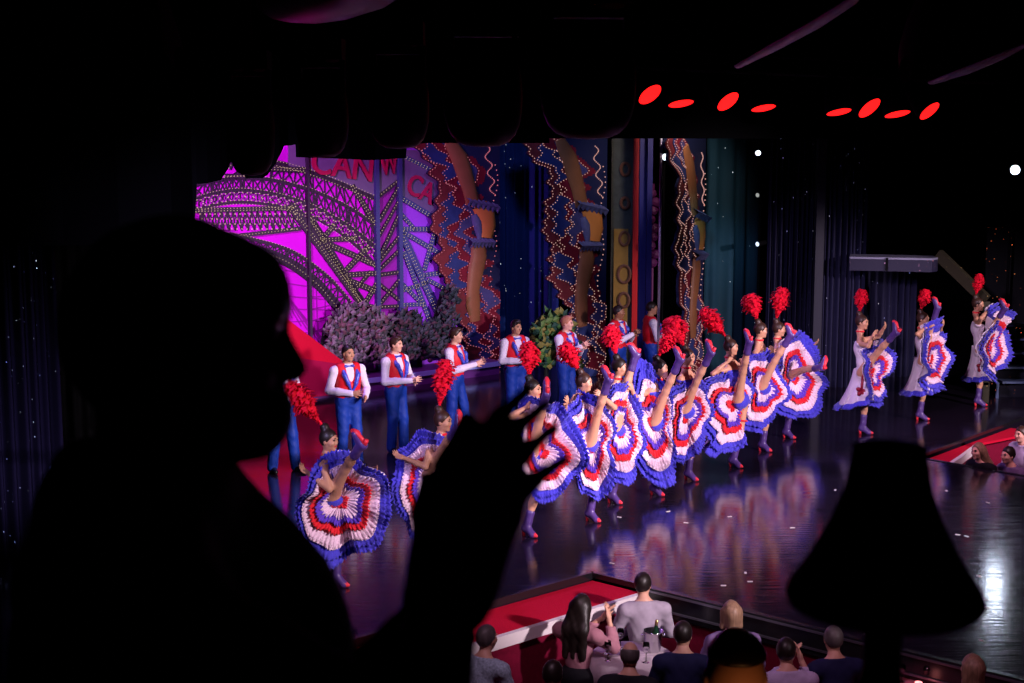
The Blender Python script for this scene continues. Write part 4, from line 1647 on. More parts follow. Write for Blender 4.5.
def plume(name, base, d, h, wd, seed, parent, curl=(0, 0, 0)):
    """ostrich plume: a soft core clothed in many curling barbs"""
    rg_ = random.Random(seed)
    d = Vector(d).normalized()
    s = d.orthogonal().normalized()
    t = d.cross(s)
    curl = Vector(curl)
    mb_ = MB()
    spine = [base + d * (h * q) + curl * (q * q) for q in (0, 0.2, 0.4, 0.6, 0.8, 1.0)]

    def sp(q):
        q = max(0, min(0.999, q)) * 5
        i = int(q)
        return spine[i].lerp(spine[i + 1], q - i)
    prof = lambda q: wd * (0.16 + 0.84 * min(1, max(0, (q - 0.12) / 0.35)) ** 1.2) * math.sqrt(max(0.02, 1 - max(0, (q - 0.62) / 0.42) ** 2))
    rows = []
    for j in range(13):
        q = j / 12
        c_ = sp(q)
        rows.append([c_ + (s * math.cos(k * 0.5236) + t * math.sin(k * 0.5236)) * prof(q) * 0.72 * (1 + 0.22 * math.sin(k * 2.3 + j * 1.9 + seed)) for k in range(12)])
    mb_.grid(rows, wrap=True)
    mb_.add(rows[-1], [tuple(range(12))])
    for i in range(230):
        q = rg_.uniform(0.08, 1.0)
        a = rg_.uniform(0, 6.28)
        o_ = s * math.cos(a) + t * math.sin(a)
        p0 = sp(q) + o_ * prof(q) * 0.5
        L = prof(q) * rg_.uniform(0.55, 0.95)
        up = d * rg_.uniform(0.1, 0.9)
        d1 = (o_ + up).normalized()
        d2 = (o_ * 0.9 - d * rg_.uniform(0.1, 0.9)).normalized()
        sd = d1.cross(d).normalized() * 0.022
        p1 = p0 + d1 * L * 0.6
        p2 = p1 + d2 * L * 0.45
        mb_.add([p0 - sd, p0 + sd, p1 + sd * 1.2, p1 - sd * 1.2, p2 + sd * 0.5, p2 - sd * 0.5], [(0, 1, 2, 3), (3, 2, 4, 5)])
    return mb_.build(name, [M_plume], parent, fix=False)


DN = [0]


def dancer(label, foot, hipu, head, ank, toe, disc, plm, skin=None, hair=None, group='kicking cancan dancers', plume_curl=(0, 0, 0), plume_w=0.11,
           bell=None, faz=-38, haz=None, hands=None, s=1.0, leglen=0.97, hipdv=0, frills=1.0):
    """foot=(u,v,Y or None) of the standing foot; head, ank (kicking ankle), toe in px; disc=(u,v,w,h,yaw,tilt) of the open skirt"""
    DN[0] += 1
    seed = DN[0] * 13
    skin = skin or M_tan
    hair = hair or M_hair_b
    base = G(foot[0], foot[1])
    Y = base.y
    px = Y / F_PX
    root = empty('person', base, label, 'person', group)

    def lp(u, v, dy=0.0):
        return P(u, v, Y + dy) - base

    a = math.radians(faz)
    F = Vector((math.cos(a), math.sin(a), 0))
    L = Vector((-F.y, F.x, 0))
    ah = math.radians(haz if haz is not None else faz)
    HF = Vector((math.cos(ah), math.sin(ah), -0.05)).normalized()
    hd = lp(*head) + Vector((0, 0.0, 0))
    hx = lp(hipu, 400).x
    pel = Vector((hx, 0.02, 1.0 * s))
    nb = hd - UP * 0.17 * s - HF * 0.03 + (pel - hd).normalized() * 0.02
    che = pel.lerp(nb, 0.64)
    sh = [che + UP * 0.1 * s - L * 0.165 * s, che + UP * 0.1 * s + L * 0.165 * s]
    hip = [pel - L * 0.085 * s + UP * 0.03, pel + L * 0.085 * s - UP * 0.03]
    # standing leg (left), kicking leg (right)
    an0 = Vector((-0.02, 0.0, 0.135))
    kn0 = hip[1].lerp(an0, 0.5) + F * 0.03
    best = None
    for i in range(80):
        c_ = lp(ank[0], ank[1], -0.08 - i * 0.011)
        e = abs((c_ - hip[0]).length - leglen * s)
        if best is None or e < best[0]:
            best = (e, c_)
    an1 = best[1]
    kdir = (an1 - hip[0]).normalized()
    kn1 = hip[0].lerp(an1, 0.5) + (UP - kdir * kdir.z) * 0.03
    tdir = (lp(*toe) - lp(*ank))
    tdir = (tdir - kdir * tdir.dot(kdir) * 0.6)
    tdir.normalize()
    # arms: hands gather the hem
    du, dv, dw, dh, yaw, tilt = disc
    C = lp(du, dv, -0.17)
    if hands:
        hR, hL = lp(hands[0], hands[1], -0.2), lp(hands[2], hands[3], -0.1)
    else:
        hR = C + UP * (dh * px * 0.4) - Vector((dw * px * 0.3, 0.02, 0))
        hL = C + UP * (dh * px * 0.42) + Vector((dw * px * 0.28, 0.1, 0))
    wr = []
    elb = []
    for i, hh in enumerate((hR, hL)):
        v_ = hh - sh[i]
        if v_.length > 0.5 * s:
            v_ = v_.normalized() * 0.5 * s
        w_ = sh[i] + v_
        m_ = sh[i].lerp(w_, 0.5)
        bend = math.sqrt(max(0.0, (0.27 * s) ** 2 - (v_.length / 2) ** 2))
        out = ((-L if i == 0 else L) * 0.6 - UP * 0.6 - F * 0.5).normalized()
        out = (out - v_.normalized() * out.dot(v_.normalized())).normalized()
        elb.append(m_ + out * bend)
        wr.append(w_)
    J = dict(pel=pel, che=che, nb=nb, hd=hd, F=F, HF=HF, sh=sh, el=elb, wr=wr, hip=[hip[0], hip[1]], kn=[kn1, kn0], an=[an1, an0])
    b = 0.9
    prims = body_prims(J, b, True)
    parts = [surface(prims, 0.017)]
    hp = [rc(nb, hd - UP * 0.05 - HF * 0.012, 0.046, 0.045, 0.03)] + head_prims(hd, HF, 0.98, True)
    parts.append(surface(hp, 0.0085))
    for i in (0, 1):
        d_ = (wr[i] - elb[i]).normalized()
        parts.append(surface(hand(wr[i], d_, -F if i else F, 0.92, 0.5, 1, 1 if i else -1), 0.008))
    mesh_of('body', join(parts), [skin, M_eye, M_lip], root)
    pr, cuts = hair_cap(hd, HF, 0.98, 'bun')
    hb = surface(pr, 0.011, cuts)
    mesh_of('hair', hb, [hair], root)
    # bodice, choker
    bod = [grow(p, 0.014) for p in pick(prims, 'torso', 'hips')]
    mesh_of('bodice', surface(bod, 0.017, [('p', che + UP * 0.1, UP + F * 0.2)]), [M_over if bell else M_blue], root)
    mb_ = MB()
    cdir = (hd - nb).normalized()
    ct = nb + cdir * 0.035
    sA, sB = F, L
    mb_.tube([ct + (sA * math.cos(q * 0.5236) + sB * math.sin(q * 0.5236)) * 0.056 for q in range(12)], 0.017, 6, closed=True)
    mb_.build('choker', [M_red], root, smooth=True)
    # boots
    for i, (kn, an, td, ld) in enumerate(((kn1, an1, tdir, kdir), (kn0, an0, (F * 0.92 - UP * 0.34).normalized(), (an0 - kn0).normalized()))):
        foot_l = 0.165
        heel = an + ld * 0.05 - td * 0.03
        ball = an + ld * 0.062 + td * foot_l * 0.62
        tip = an + ld * 0.05 + td * foot_l
        if i == 1:
            ball.z = max(0.03, min(ball.z, 0.035))
            tip.z = 0.028
        bt = [rc(an - ld * 0.16, an - ld * 0.05, 0.056, 0.045, 0.02), rc(an - ld * 0.05, heel, 0.045, 0.04, 0.03), rc(heel, ball, 0.04, 0.036, 0.03), rc(an, ball, 0.04, 0.034, 0.03), rc(ball, tip, 0.036, 0.02, 0.02, 1)]
        bo = mesh_of('boot', surface(bt, 0.012), [M_boot, M_sole], root)
        mb_ = MB()
        if i == 1:
            hz = Vector((heel.x, heel.y, 0.0)) - F * 0.012
            mb_.lathe([(0.022, 0), (0.02, 0.03), (0.033, max(0.05, heel.z))], hz, 10)
        else:
            mb_.lathe([(0.034, 0.0), (0.021, 0.05), (0.023, 0.085)], heel - td * 0.006 + ld * 0.01, 10, ld)
            q0, q1 = heel + ld * 0.036, ball + ld * 0.03
            mb_.tube([q0, q0.lerp(q1, 0.5) + ld * 0.004, q1, tip + ld * 0.016], [0.03, 0.024, 0.033, 0.016], 8)
        mb_.build('boot_heel', [M_sole], bo, smooth=True)
    # garter on the standing thigh
    gp = hip[1].lerp(kn0, 0.66)
    gd = (kn0 - hip[1]).normalized()
    ga, gb = gd.orthogonal().normalized(), None
    gb = gd.cross(ga)
    mb_ = MB()
    mb_.tube([gp + (ga * math.cos(q * 0.45) + gb * math.sin(q * 0.45)) * (0.075 + 0.006 * (q % 2)) for q in range(14)], 0.014, 6, closed=True)
    mb_.build('garter', [M_red], root)
    # ---------------- open skirt: concentric ruffles on a leaning oval mouth
    yw, tl = math.radians(yaw), math.radians(tilt)
    n = Vector((math.sin(yw), -math.cos(yw), 0.04)).normalized()
    e1 = Vector((math.cos(yw), math.sin(yw), 0))
    e2 = n.cross(e1)
    if e2.z < 0:
        e2 = -e2
    e1r = e1 * math.cos(tl) + e2 * math.sin(tl)
    e2r = -e1 * math.sin(tl) + e2 * math.cos(tl)
    ax = dw * px / 2 / max(0.45, math.cos(yw))
    ay = dh * px / 2
    rg_ = random.Random(seed)
    p1, p2, p3 = (rg_.uniform(0, 6.28) for _ in range(3))
    hp_ = Vector((pel.x, C.y, 1.02 * s))
    Wp = C + (hp_ - C) * 0.5
    Wp.y = -0.02
    p4, p5 = rg_.uniform(0, 6.28), rg_.uniform(0, 6.28)

    def rim(th):
        k = 1 + 0.08 * math.sin(2 * th + p4) + 0.07 * math.sin(3 * th + p1) + 0.06 * math.sin(5 * th + p2) + 0.03 * math.sin(8 * th + p5)
        return C + e1r * (ax * k * math.cos(th)) + e2r * (ay * k * math.sin(th))

    def fold(th, r):
        return (0.075 * math.sin(4 * th + p3) + 0.06 * math.sin(7 * th + p1) + 0.035 * math.sin(11 * th + p5)) * r * r

    def warp(th, r):
        return r * (1 + (0.2 * math.sin(2 * th + p5) + 0.13 * math.sin(3 * th + p2) + 0.07 * math.sin(6 * th + p3)) * (1 - r) * 1.6)

    sk = None
    spec = [('blue_ruffle', M_blue, 0.82, 1.0, 64, 0.024, 0.05, 0.0),
            ('blue_ruffle', M_blue, 0.74, 0.89, 58, 0.022, 0.05, 0.025),
            ('white_trim', M_pinkw, 0.72, 0.765, 80, 0.012, 0.03, 0.05),
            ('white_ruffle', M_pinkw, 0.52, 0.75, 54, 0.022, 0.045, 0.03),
            ('red_ruffle', M_red, 0.4, 0.565, 46, 0.02, 0.05, 0.04),
            ('violet_ruffle', M_violet, 0.29, 0.43, 38, 0.018, 0.05, 0.045),
            ('white_ruffle', M_pinkw, 0.1, 0.33, 30, 0.018, 0.03, 0.03),
            ('red_ruffle', M_red, 0.03, 0.14, 18, 0.01, 0.02, 0.035)]
    # cloth shell behind the ruffles
    mb_ = MB()
    rows = ruffle_band(C, Wp, rim, n, 0.03, 0.97, 20, 0.01, 0.0, seed, nr=6, fold=fold, lift=-0.03, warp=warp)
    mb_.grid(rows, wrap=True)
    sk = mb_.build('skirt', [M_over], root, smooth=True, fix=False)
    for j, (nm, m_, r0, r1, fq, am, fl, lf) in enumerate(spec):
        mb_ = MB()
        rows = ruffle_band(C, Wp, rim, n, r0, r1, fq, am * frills, fl, seed + j, fold=fold, lift=lf, warp=warp)
        mb_.grid(rows, wrap=True)
        mb_.build(nm, [m_], sk, smooth=True, fix=False)
    # hanging overskirt on the side away from the audience
    if bell:
        uL, vL, uR, vR, bow = bell
        bl_, br_ = lp(uL, vL, 0.1), lp(uR, vR, -0.25)
        mb_ = MB()
        hemc = (bl_ + br_) / 2
        half = (br_ - bl_) / 2
        dep = Vector((0, 0.35, 0))
        waist = Vector((pel.x - 0.02, 0.0, 1.12 * s))

        def hemp(th):
            return hemc + half * math.cos(th) - dep * math.sin(th) * (1 if math.sin(th) < 0 else 0.55)

        def bpnt(th, t):
            wv = waist + half.normalized() * 0.15 * math.cos(th) - Vector((0, 0.13, 0)) * math.sin(th)
            hv = hemp(th) + Vector((0, 0.05 * math.sin(9 * th + p1), 0)) * t
            return wv.lerp(hv, t) - UP * 0.06 * math.sin(math.pi * t) * 0 + (hv - hemc).normalized() * 0.05 * math.sin(math.pi * t) * -1
        rows = [[bpnt(2 * math.pi * i / 72, j / 8) for i in range(72)] for j in range(9)]
        mb_.grid(rows + [[p - (p - hemc).normalized() * 0.012 for p in r_] for r_ in rows[::-1]], wrap=True)
        ov = mb_.build('overskirt', [M_over], root, smooth=True, fix=False)
        mb_ = MB()
        rows = []
        for j in range(4):
            t = 0.9 + 0.13 * j / 3
            row = []
            for i in range(144):
                th = 2 * math.pi * i / 144
                p = bpnt(th, t)
                o_ = p - hemc
                o_.z = 0
                o_.normalize()
                row.append(p + o_ * (0.02 + 0.03 * (j / 3) + 0.025 * (j / 3) * math.sin(50 * th)))
            rows.append(row)
        mb_.grid(rows + [[p - (p - hemc).normalized() * 0.015 for p in r_] for r_ in rows[::-1]], wrap=True)
        mb_.build('hem_ruffle', [M_blue], ov, smooth=True, fix=False)
        if bow:
            mb_ = MB()
            thb = math.radians(80)
            pts = [bpnt(thb + 0.15 * (1 - t), t) + Vector((0, -0.02, 0)) for t in (0.05, 0.25, 0.45, 0.6)]
            mb_.tube(pts, 0.022, 6)
            q = pts[-1]
            for dx_, dz_ in ((-0.09, 0.02), (0.08, -0.02), (-0.06, -0.09), (0.05, -0.1)):
                e_ = q + Vector((dx_, -0.03, dz_))
                mb_.tube([q, q.lerp(e_, 0.6), e_], [0.016, 0.04, 0.02], 6)
            mb_.build('bow_trim', [M_bow], ov, smooth=True)
    # plume
    pb = hd + UP * 0.12 - HF * 0.05
    pt_ = lp(plm[0], plm[1], 0.0)
    dd = pt_ - pb
    plume('plume', pb + dd * 0.1, dd, dd.length * 1.62, plume_w, seed, root, plume_curl)
    return root


dancer('person kicking at the near end of the line, plume tipped backward over dark bun',
       (338, 586), 334, (329, 440), (360, 446), (346, 417), (343, 509, 100, 110, 4, -8), (303, 402),
       M_olive, M_hair, haz=-25, hands=(309, 474, 372, 470), plume_w=0.13, leglen=0.88, faz=-20)
dancer('person dancing second from the near end, ragged red plume upright, partly behind the raised hand',
       (432, 559), 432, (443, 421), (457, 428), (461, 403), (427, 492, 66, 122, -12, 4), (443, 381),
       M_olive, M_hair_b, haz=-20, hands=(404, 458, 452, 468), plume_w=0.12, leglen=0.86, faz=-25)
dancer('person kicking behind the raised fingers of the silhouette, boot close to her face',
       (529, 536), 536, (533, 389), (546, 395), (548, 371), (547, 449, 70, 108, 8, -4), (529, 358),
       M_tan, M_hair, plume_w=0.12, haz=-25, leglen=0.93)
dancer('person kicking in front of the ginger man, plume covering his waistcoat',
       (592, 521), 594, (584, 382), (608, 381), (601, 354), (588, 444, 54, 112, 20, 4), (570, 356),
       M_tan, M_hair_b, plume_w=0.13, haz=-8)
dancer('person kicking with her plume in front of the dark-skinned man in waistcoat',
       (614, 503), 619, (620, 367), (635, 357), (630, 342), (619, 434, 48, 106, 28, -8), (613, 339),
       M_tan, M_hair, plume_w=0.12, haz=-15)
dancer('person kicking with low plume half hidden behind her own boot, at mid line',
       (656, 495), 658, (660, 368), (679, 361), (675, 337), (648, 425, 56, 120, 24, 10), (666, 343),
       M_tan, M_hair, plume_w=0.1, haz=-12)
dancer('person kicking with a wide fanned plume directly below the narrow painted leg flat',
       (690, 480), 688, (688, 357), (710, 354), (708, 331), (684, 420, 50, 92, 26, -6), (676, 331),
       M_tan, M_hair_b, plume_w=0.16, haz=-30)
dancer('person kicking with bent arm at her ear, plume slanting before the teal curtain',
       (735, 467), 741, (731, 347), (749, 343), (746, 324), (722, 411, 54, 96, 36, -12), (713, 322),
       M_tan, M_hair_b, plume_w=0.14, haz=-15, hands=(727, 362, 741, 368))
dancer('person kicking under a tall round plume, second from the far end of the line',
       (764, 451), 764, (761, 330), (790, 336), (787, 318), (760, 391, 46, 88, 28, -4), (753, 306),
       M_tan, M_hair_b, plume_w=0.14, haz=-5)
dancer('person at the far end of the line, kicking low with leg straight out',
       (788, 438), 789, (779, 329), (821, 367), (827, 352), (797, 379, 62, 82, 26, 8), (780, 302),
       M_tan, M_hair_b, plume_w=0.14, haz=-5, leglen=0.92)
dancer('person apart from the line nearest the pillar, wide white overskirt with red bow',
       (864, 434), 862, (862, 322), (895, 333), (895, 316), (876, 372, 28, 72, 42, -10), (861, 300),
       M_tan, M_hair_b, group='cancan dancers apart from the line', plume_w=0.095, haz=-30, hands=(873, 336, 884, 328),
       bell=(837, 409, 875, 397, True), faz=-20)
dancer('person apart from the line, middle of the three, kicking high beneath the speckled ledge end',
       (921, 420), 922, (923, 319), (937, 309), (935, 293), (934, 358, 32, 78, 44, 2), (924, 299),
       M_tan, M_hair_b, group='cancan dancers apart from the line', plume_w=0.095, haz=-30, bell=(903, 394, 932, 391, True), faz=-20)
dancer('person apart from the line nearest the staircase, kicking with her skirt fanned toward the stairs',
       (979, 406), 978, (978, 304), (1004, 309), (1000, 294), (996, 342, 36, 78, 44, -10), (978, 284),
       M_tan, M_hair_b, group='cancan dancers apart from the line', plume_w=0.09, haz=-25, bell=(965, 380, 990, 377, True), faz=-15)


# ================================================================== men in red waistcoats
def man(label, hu, hv, faz, haz, arms, skin, hairm, style, stance=0.1, lean=0.0, s=1.0, group='applauding men in red waistcoats'):
    zt = 1.69 * s
    g = G(hu, hv, zt)
    base = Vector((g.x, g.y, 0))
    root = empty('person', base, label, 'person', group, 0.0)
    a, ah = math.radians(faz), math.radians(haz)
    F = Vector((math.cos(a), math.sin(a), 0))
    L = Vector((-F.y, F.x, 0))
    HF = Vector((math.cos(ah), math.sin(ah), -0.04)).normalized()

    def q(f, l, z):
        return F * f + L * l + UP * (z * s)
    hd = Vector((0, 0, zt))
    off = hd - q(0.04 + lean, 0, 1.69)
    pel = q(0, 0, 1.0) + off * 0.5
    nb = q(0.0 + lean, 0, 1.5) + off
    che = q(0.02 + lean * 0.7, 0, 1.3) + off * 0.8
    sh = [che + q(-0.02, -0.205, 0.13), che + q(-0.02, 0.205, 0.13)]
    (r0, r1, r2), (l0, l1, l2), (er, el_) = arms
    wr = [q(r0, r1, r2) + off, q(l0, l1, l2) + off]
    elb = [q(er, -0.29, 1.14) + off * 0.9, q(el_, 0.29, 1.14) + off * 0.9]
    hip = [q(0, -0.09, 0.95) + off * 0.5, q(0, 0.09, 0.95) + off * 0.5]
    an = [q(-stance * 0.3, -stance, 0.09), q(stance * 0.5, stance, 0.09)]
    kn = [hip[i].lerp(an[i], 0.48) + F * 0.03 for i in (0, 1)]
    to = [an[i] + F * 0.17 - UP * 0.055 + (L * (-0.04 if i == 0 else 0.04)) for i in (0, 1)]
    J = dict(pel=pel, che=che, nb=nb, hd=hd, F=F, HF=HF, sh=sh, el=elb, wr=wr, hip=hip, kn=kn, an=an, to=to)
    prims = body_prims(J, 1.0)
    parts = [surface(pick(prims, 'torso', 'neck', 'arm', 'hips', 'leg'), 0.019)]
    parts.append(surface([rc(nb, hd - UP * 0.05 - HF * 0.012, 0.056, 0.052, 0.03)] + head_prims(hd, HF), 0.0085))
    for i in (0, 1):
        d_ = (wr[i] - elb[i]).normalized()
        up_d = (d_ + UP * 0.25 + F * 0.3).normalized()
        parts.append(surface(hand(wr[i], up_d, (L if i == 0 else -L), 1.0, 0.15, 1.0, -1 if i == 0 else 1), 0.008))
    mesh_of('body', join(parts), [skin, M_eye, M_lipn], root)
    pr, cuts = hair_cap(hd, HF, 1.0, style)
    mesh_of('hair', surface(pr, 0.012, cuts), [hairm], root)
    shirt = [grow(p, 0.016) for p in pick(prims, 'torso')] + [grow(p, 0.018) for p in pick(prims, 'arm')]
    cuts = [('p', nb + UP * 0.045, UP + F * 0.1), ('p', pel + UP * 0.02, -UP)]
    shb = surface(shirt, 0.016, cuts)
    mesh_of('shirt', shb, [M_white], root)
    mb_ = MB()
    for i in (0, 1):
        d_ = (wr[i] - elb[i]).normalized()
        mb_.lathe([(0.04, -0.05), (0.045, -0.045), (0.045, 0.0), (0.038, 0.004)], wr[i] - d_ * 0.015, 14, d_)
    mb_.build('cuffs', [M_white], root, smooth=True)
    # waistcoat with open V
    vest = [grow(p, 0.042) for p in pick(prims, 'torso') if p[0] == 'e'] + [rc(sh[0] * 0.8 + sh[1] * 0.2, sh[0] * 0.2 + sh[1] * 0.8, 0.085, 0.085, 0.06), grow(pick(prims, 'hips')[0], 0.026)] + [grow(p, 0.034) for p in pick(prims, 'torso')[3:5]]
    cuts = [('p', nb + UP * 0.045, UP + F * 0.1), ('p', pel + UP * 0.03, -UP), ('s', sh[0] - L * 0.02, 0.085), ('s', sh[1] + L * 0.02, 0.085),
            ('c', nb + F * 0.13 + UP * 0.06, che + F * 0.2 - UP * 0.12, 0.1, 0.02)]
    ve = mesh_of('waistcoat', surface(vest, 0.014, cuts), [M_vest], root)
    mb_ = MB()
    lpp = []
    for sg in (-1, 1):
        pts = [nb - F * 0.05 + L * 0.05 * sg + UP * 0.015, nb + L * 0.095 * sg + F * 0.05 - UP * 0.03, che + F * 0.135 + L * 0.105 * sg + UP * 0.08, che + F * 0.17 + L * 0.06 * sg - UP * 0.04, che + F * 0.165 + L * 0.012 * sg - UP * 0.16]
        for a_, b_, ra, rb in zip(pts[:-1], pts[1:], (0.026, 0.032, 0.034, 0.028), (0.032, 0.034, 0.028, 0.012)):
            lpp.append(rc(a_, b_, ra, rb, 0.02))
    mesh_of('lapel', surface(lpp, 0.011), [M_lapel], ve)
    bt = nb + F * 0.085 + UP * 0.0
    bw = []
    for sg in (-1, 1):
        bw.append(rc(bt, bt + L * 0.06 * sg, 0.01, 0.024, 0.01))
    mesh_of('bow_tie', surface(bw, 0.009), [M_lapel], root)
    tr = [grow(p, 0.022) for p in pick(prims, 'hips')] + [rc(pel + UP * 0.05, pel + UP * 0.1, 0.14, 0.13, 0.04)]
    for i in (0, 1):
        tr += [rc(hip[i], kn[i], 0.112, 0.082, 0.05), rc(kn[i], an[i] - UP * 0.02, 0.082, 0.078, 0.03)]
    mesh_of('trousers', surface(tr, 0.018, [('p', pel + UP * 0.075, UP)], wob=0.004), [M_trouser], root)
    for i in (0, 1):
        sp_ = [rc(an[i] - UP * 0.03 - F * 0.03, an[i] - UP * 0.045 + F * 0.04, 0.045, 0.045, 0.03), rc(an[i] - UP * 0.045 + F * 0.04, to[i], 0.043, 0.033, 0.03)]
        so_ = surface(sp_, 0.014, [('p', Vector((0, 0, 0.003)), -UP)])
        mesh_of('shoe', so_, [M_shoe], root)
    return root


clapA = ((0.36, -0.035, 1.22), (0.36, 0.035, 1.2), (0.08, 0.08))
belly = ((0.26, -0.03, 1.12), (0.3, 0.16, 1.06), (-0.02, 0.02))
lowc = ((0.38, -0.04, 1.16), (0.38, 0.03, 1.14), (0.06, 0.06))
wide = ((0.42, -0.06, 1.24), (0.46, 0.05, 1.27), (0.1, 0.12))
highc = ((0.34, -0.03, 1.3), (0.33, 0.04, 1.3), (0.1, 0.1))
man('person in red waistcoat mostly hidden behind the silhouette, legs and sleeve showing', 281, 357, -50, -40, belly, M_skin, M_hair, 'short', 0.16)
man('person in red waistcoat with cropped hair, hands apart at his waist, nearest the red awning', 348, 353, -62, -45, belly, M_olive, M_hair, 'crop', 0.11)
man('person in red waistcoat with brown quiff, clapping low in front of the dark shrub', 396, 344, -38, -25, lowc, M_skin, M_hair_b, 'quiff', 0.1)
man('person in red waistcoat in profile, clapping with long arms out and legs astride', 456, 335, -22, -12, wide, M_skin, M_hair_b, 'quiff', 0.2, 0.02)
man('person in red waistcoat with curly dark hair looking down before the blue curtain', 516, 327, -58, -50, lowc, M_olive, M_hair, 'quiff', 0.1)
man('person in red waistcoat with ginger hair clapping at chest height by the green shrub', 567, 323, -36, -20, highc, M_skin_rosy, M_hair_g, 'quiff', 0.1)
man('person in red waistcoat with dark skin clapping below the gold column', 619, 312, -34, -10, highc, M_brown, M_hair, 'crop', 0.1)
man('person in red waistcoat seen side-on with dark hair, at the silver pole', 652, 308, 12, -2, lowc, M_olive, M_hair, 'short', 0.1)

# ================================================================== audience
def cloth(name, col, noise=0.2, ns=20):
    return mat(name, col, 0.8, 0.2, noise=noise, nscale=ns)


M_navy = cloth('navy_jacket', (0.012, 0.014, 0.06))
M_jblack = cloth('black_jacket', (0.008, 0.008, 0.012))
M_grey = cloth('grey_shirt', (0.36, 0.31, 0.38))
M_bluep = mat('floral_blue_shirt', (0.34, 0.44, 0.66), 0.8, 0.2, noise=0.9, nscale=45)
M_lav = cloth('lavender_shirt', (0.5, 0.42, 0.62))
M_pinkt = cloth('pink_top', (0.45, 0.2, 0.25))
M_mauve = cloth('mauve_shirt', (0.2, 0.13, 0.28))
M_chair = mat('chair_dark_red', (0.1, 0.006, 0.015), 0.8, 0.2)


def seated(label, hu, hv, faz, top, hairm, style, skin=None, arms='lap', floor=FLZ, haz=None, Y=None, lean=0.05, s=1.0, group='audience members', fine=False, legs=True, base=None, chair=True):
    skin = skin or M_skin
    zt = floor + 1.24 * s
    g = G(hu, hv, zt) if Y is None else P(hu, hv, Y)
    if Y is not None:
        floor = g.z - 1.24 * s
    root = empty('person', Vector((g.x, g.y, floor)), label, 'person', group)
    a = math.radians(faz)
    F = Vector((math.cos(a), math.sin(a), 0))
    L = Vector((-F.y, F.x, 0))
    ah = math.radians(faz if haz is None else haz)
    HF = Vector((math.cos(ah), math.sin(ah), -0.03)).normalized()

    def q(f, l, z):
        return F * f + L * l + UP * (z * s)
    hd = Vector((0, 0, 1.24 * s))
    off = -F * 0.02
    pel = q(-0.12, 0, 0.55)
    nb = q(-0.06 + 0.0, 0, 1.05)
    che = q(-0.07, 0, 0.86)
    sh = [che + q(-0.02, -0.2, 0.13), che + q(-0.02, 0.2, 0.13)]
    if arms == 'lap':
        elb = [q(-0.02, -0.29, 0.72), q(-0.02, 0.29, 0.72)]
        wr = [q(0.2, -0.14, 0.66), q(0.2, 0.14, 0.66)]
    elif arms == 'clap':
        elb = [q(0.1, -0.27, 0.78), q(0.1, 0.27, 0.78)]
        wr = [q(0.3, -0.04, 0.98), q(0.3, 0.04, 0.98)]
    elif arms == 'clapside':
        elb = [q(0.12, -0.3, 0.82), q(0.12, 0.2, 0.8)]
        wr = [q(0.2, -0.2, 1.08), q(0.24, -0.12, 1.08)]
    else:
        elb = [q(0.12, -0.28, 0.74), q(0.12, 0.28, 0.74)]
        wr = [q(0.3, -0.12, 0.86), q(0.32, 0.12, 0.84)]
    hip = [q(-0.1, -0.1, 0.52), q(-0.1, 0.1, 0.52)]
    kn = [q(0.34, -0.12, 0.52), q(0.34, 0.12, 0.52)]
    an = [q(0.32, -0.12, 0.09), q(0.32, 0.12, 0.09)]
    to = [x + F * 0.17 - UP * 0.05 for x in an]
    J = dict(pel=pel, che=che, nb=nb, hd=hd, F=F, HF=HF, sh=sh, el=elb, wr=wr, hip=hip, kn=kn, an=an, to=to)
    fem = style in ('long', 'bob')
    prims = body_prims(J, 0.92 if fem else 1.02, fem)
    parts = [surface(pick(prims, 'torso', 'neck', 'arm'), 0.02)]
    parts.append(surface([rc(nb, hd - UP * 0.05 - HF * 0.012, 0.056, 0.052, 0.03)] + head_prims(hd, HF, 1.0, fem), 0.009))
    for i in (0, 1):
        d_ = (wr[i] - elb[i]).normalized()
        hdn = (d_ + (UP * 0.5 if arms.startswith('clap') else F * 0.3)).normalized()
        parts.append(surface(hand(wr[i], hdn, (L if i == 0 else -L) if arms.startswith('clap') else -UP, 1.0, 0.15, 1.0, -1 if i == 0 else 1), 0.008))
    mesh_of('body', join(parts), [skin, M_eye, M_lipn], root)
    if style != 'none':
        pr, cuts = hair_cap(hd, HF, 1.03, style)
        mesh_of('hair', surface(pr, 0.013, cuts, wob=0.003 if style in ('long', 'bob') else 0.0015), [hairm], root)
    cl = [grow(p, 0.02) for p in pick(prims, 'torso', 'arm')]
    cuts = [('p', nb + UP * 0.03, UP + F * 0.25)]
    mesh_of('top', surface(cl, 0.019, cuts, wob=0.004), [top], root)
    tr = [grow(p, 0.02) for p in pick(prims, 'hips', 'leg')]
    mesh_of('trousers', surface(tr, 0.022), [M_jblack], root)
    for i in (0, 1):
        mesh_of('shoe', surface([rc(an[i] - UP * 0.03, an[i] - UP * 0.045 + F * 0.05, 0.045, 0.045, 0.03), rc(an[i] - UP * 0.045 + F * 0.05, to[i], 0.043, 0.033, 0.03)], 0.016, [('p', Vector((0, 0, 0.003)), -UP)]), [M_shoe], root)
    return root, F, L


def seat_under(root, F, L, label):
    """low bench chair the person sits on"""
    p_ = Vector(root.location)
    ch = empty('chair', p_, label, 'chair', 'audience chairs')
    mb_ = MB()
    mb_.box(F * 0.0 - F * 0.06 + UP * 0.36, 0.44, 0.44, 0.07, F, L)
    mb_.build('seat', [M_chair], ch)
    for x in (-0.24, 0.12):
        for y in (-0.18, 0.18):
            mb_ = MB()
            mb_.tube([F * x + L * y, F * x + L * y + UP * 0.34], 0.018, 8)
            mb_.build('leg', [M_blackp], ch)
    return ch


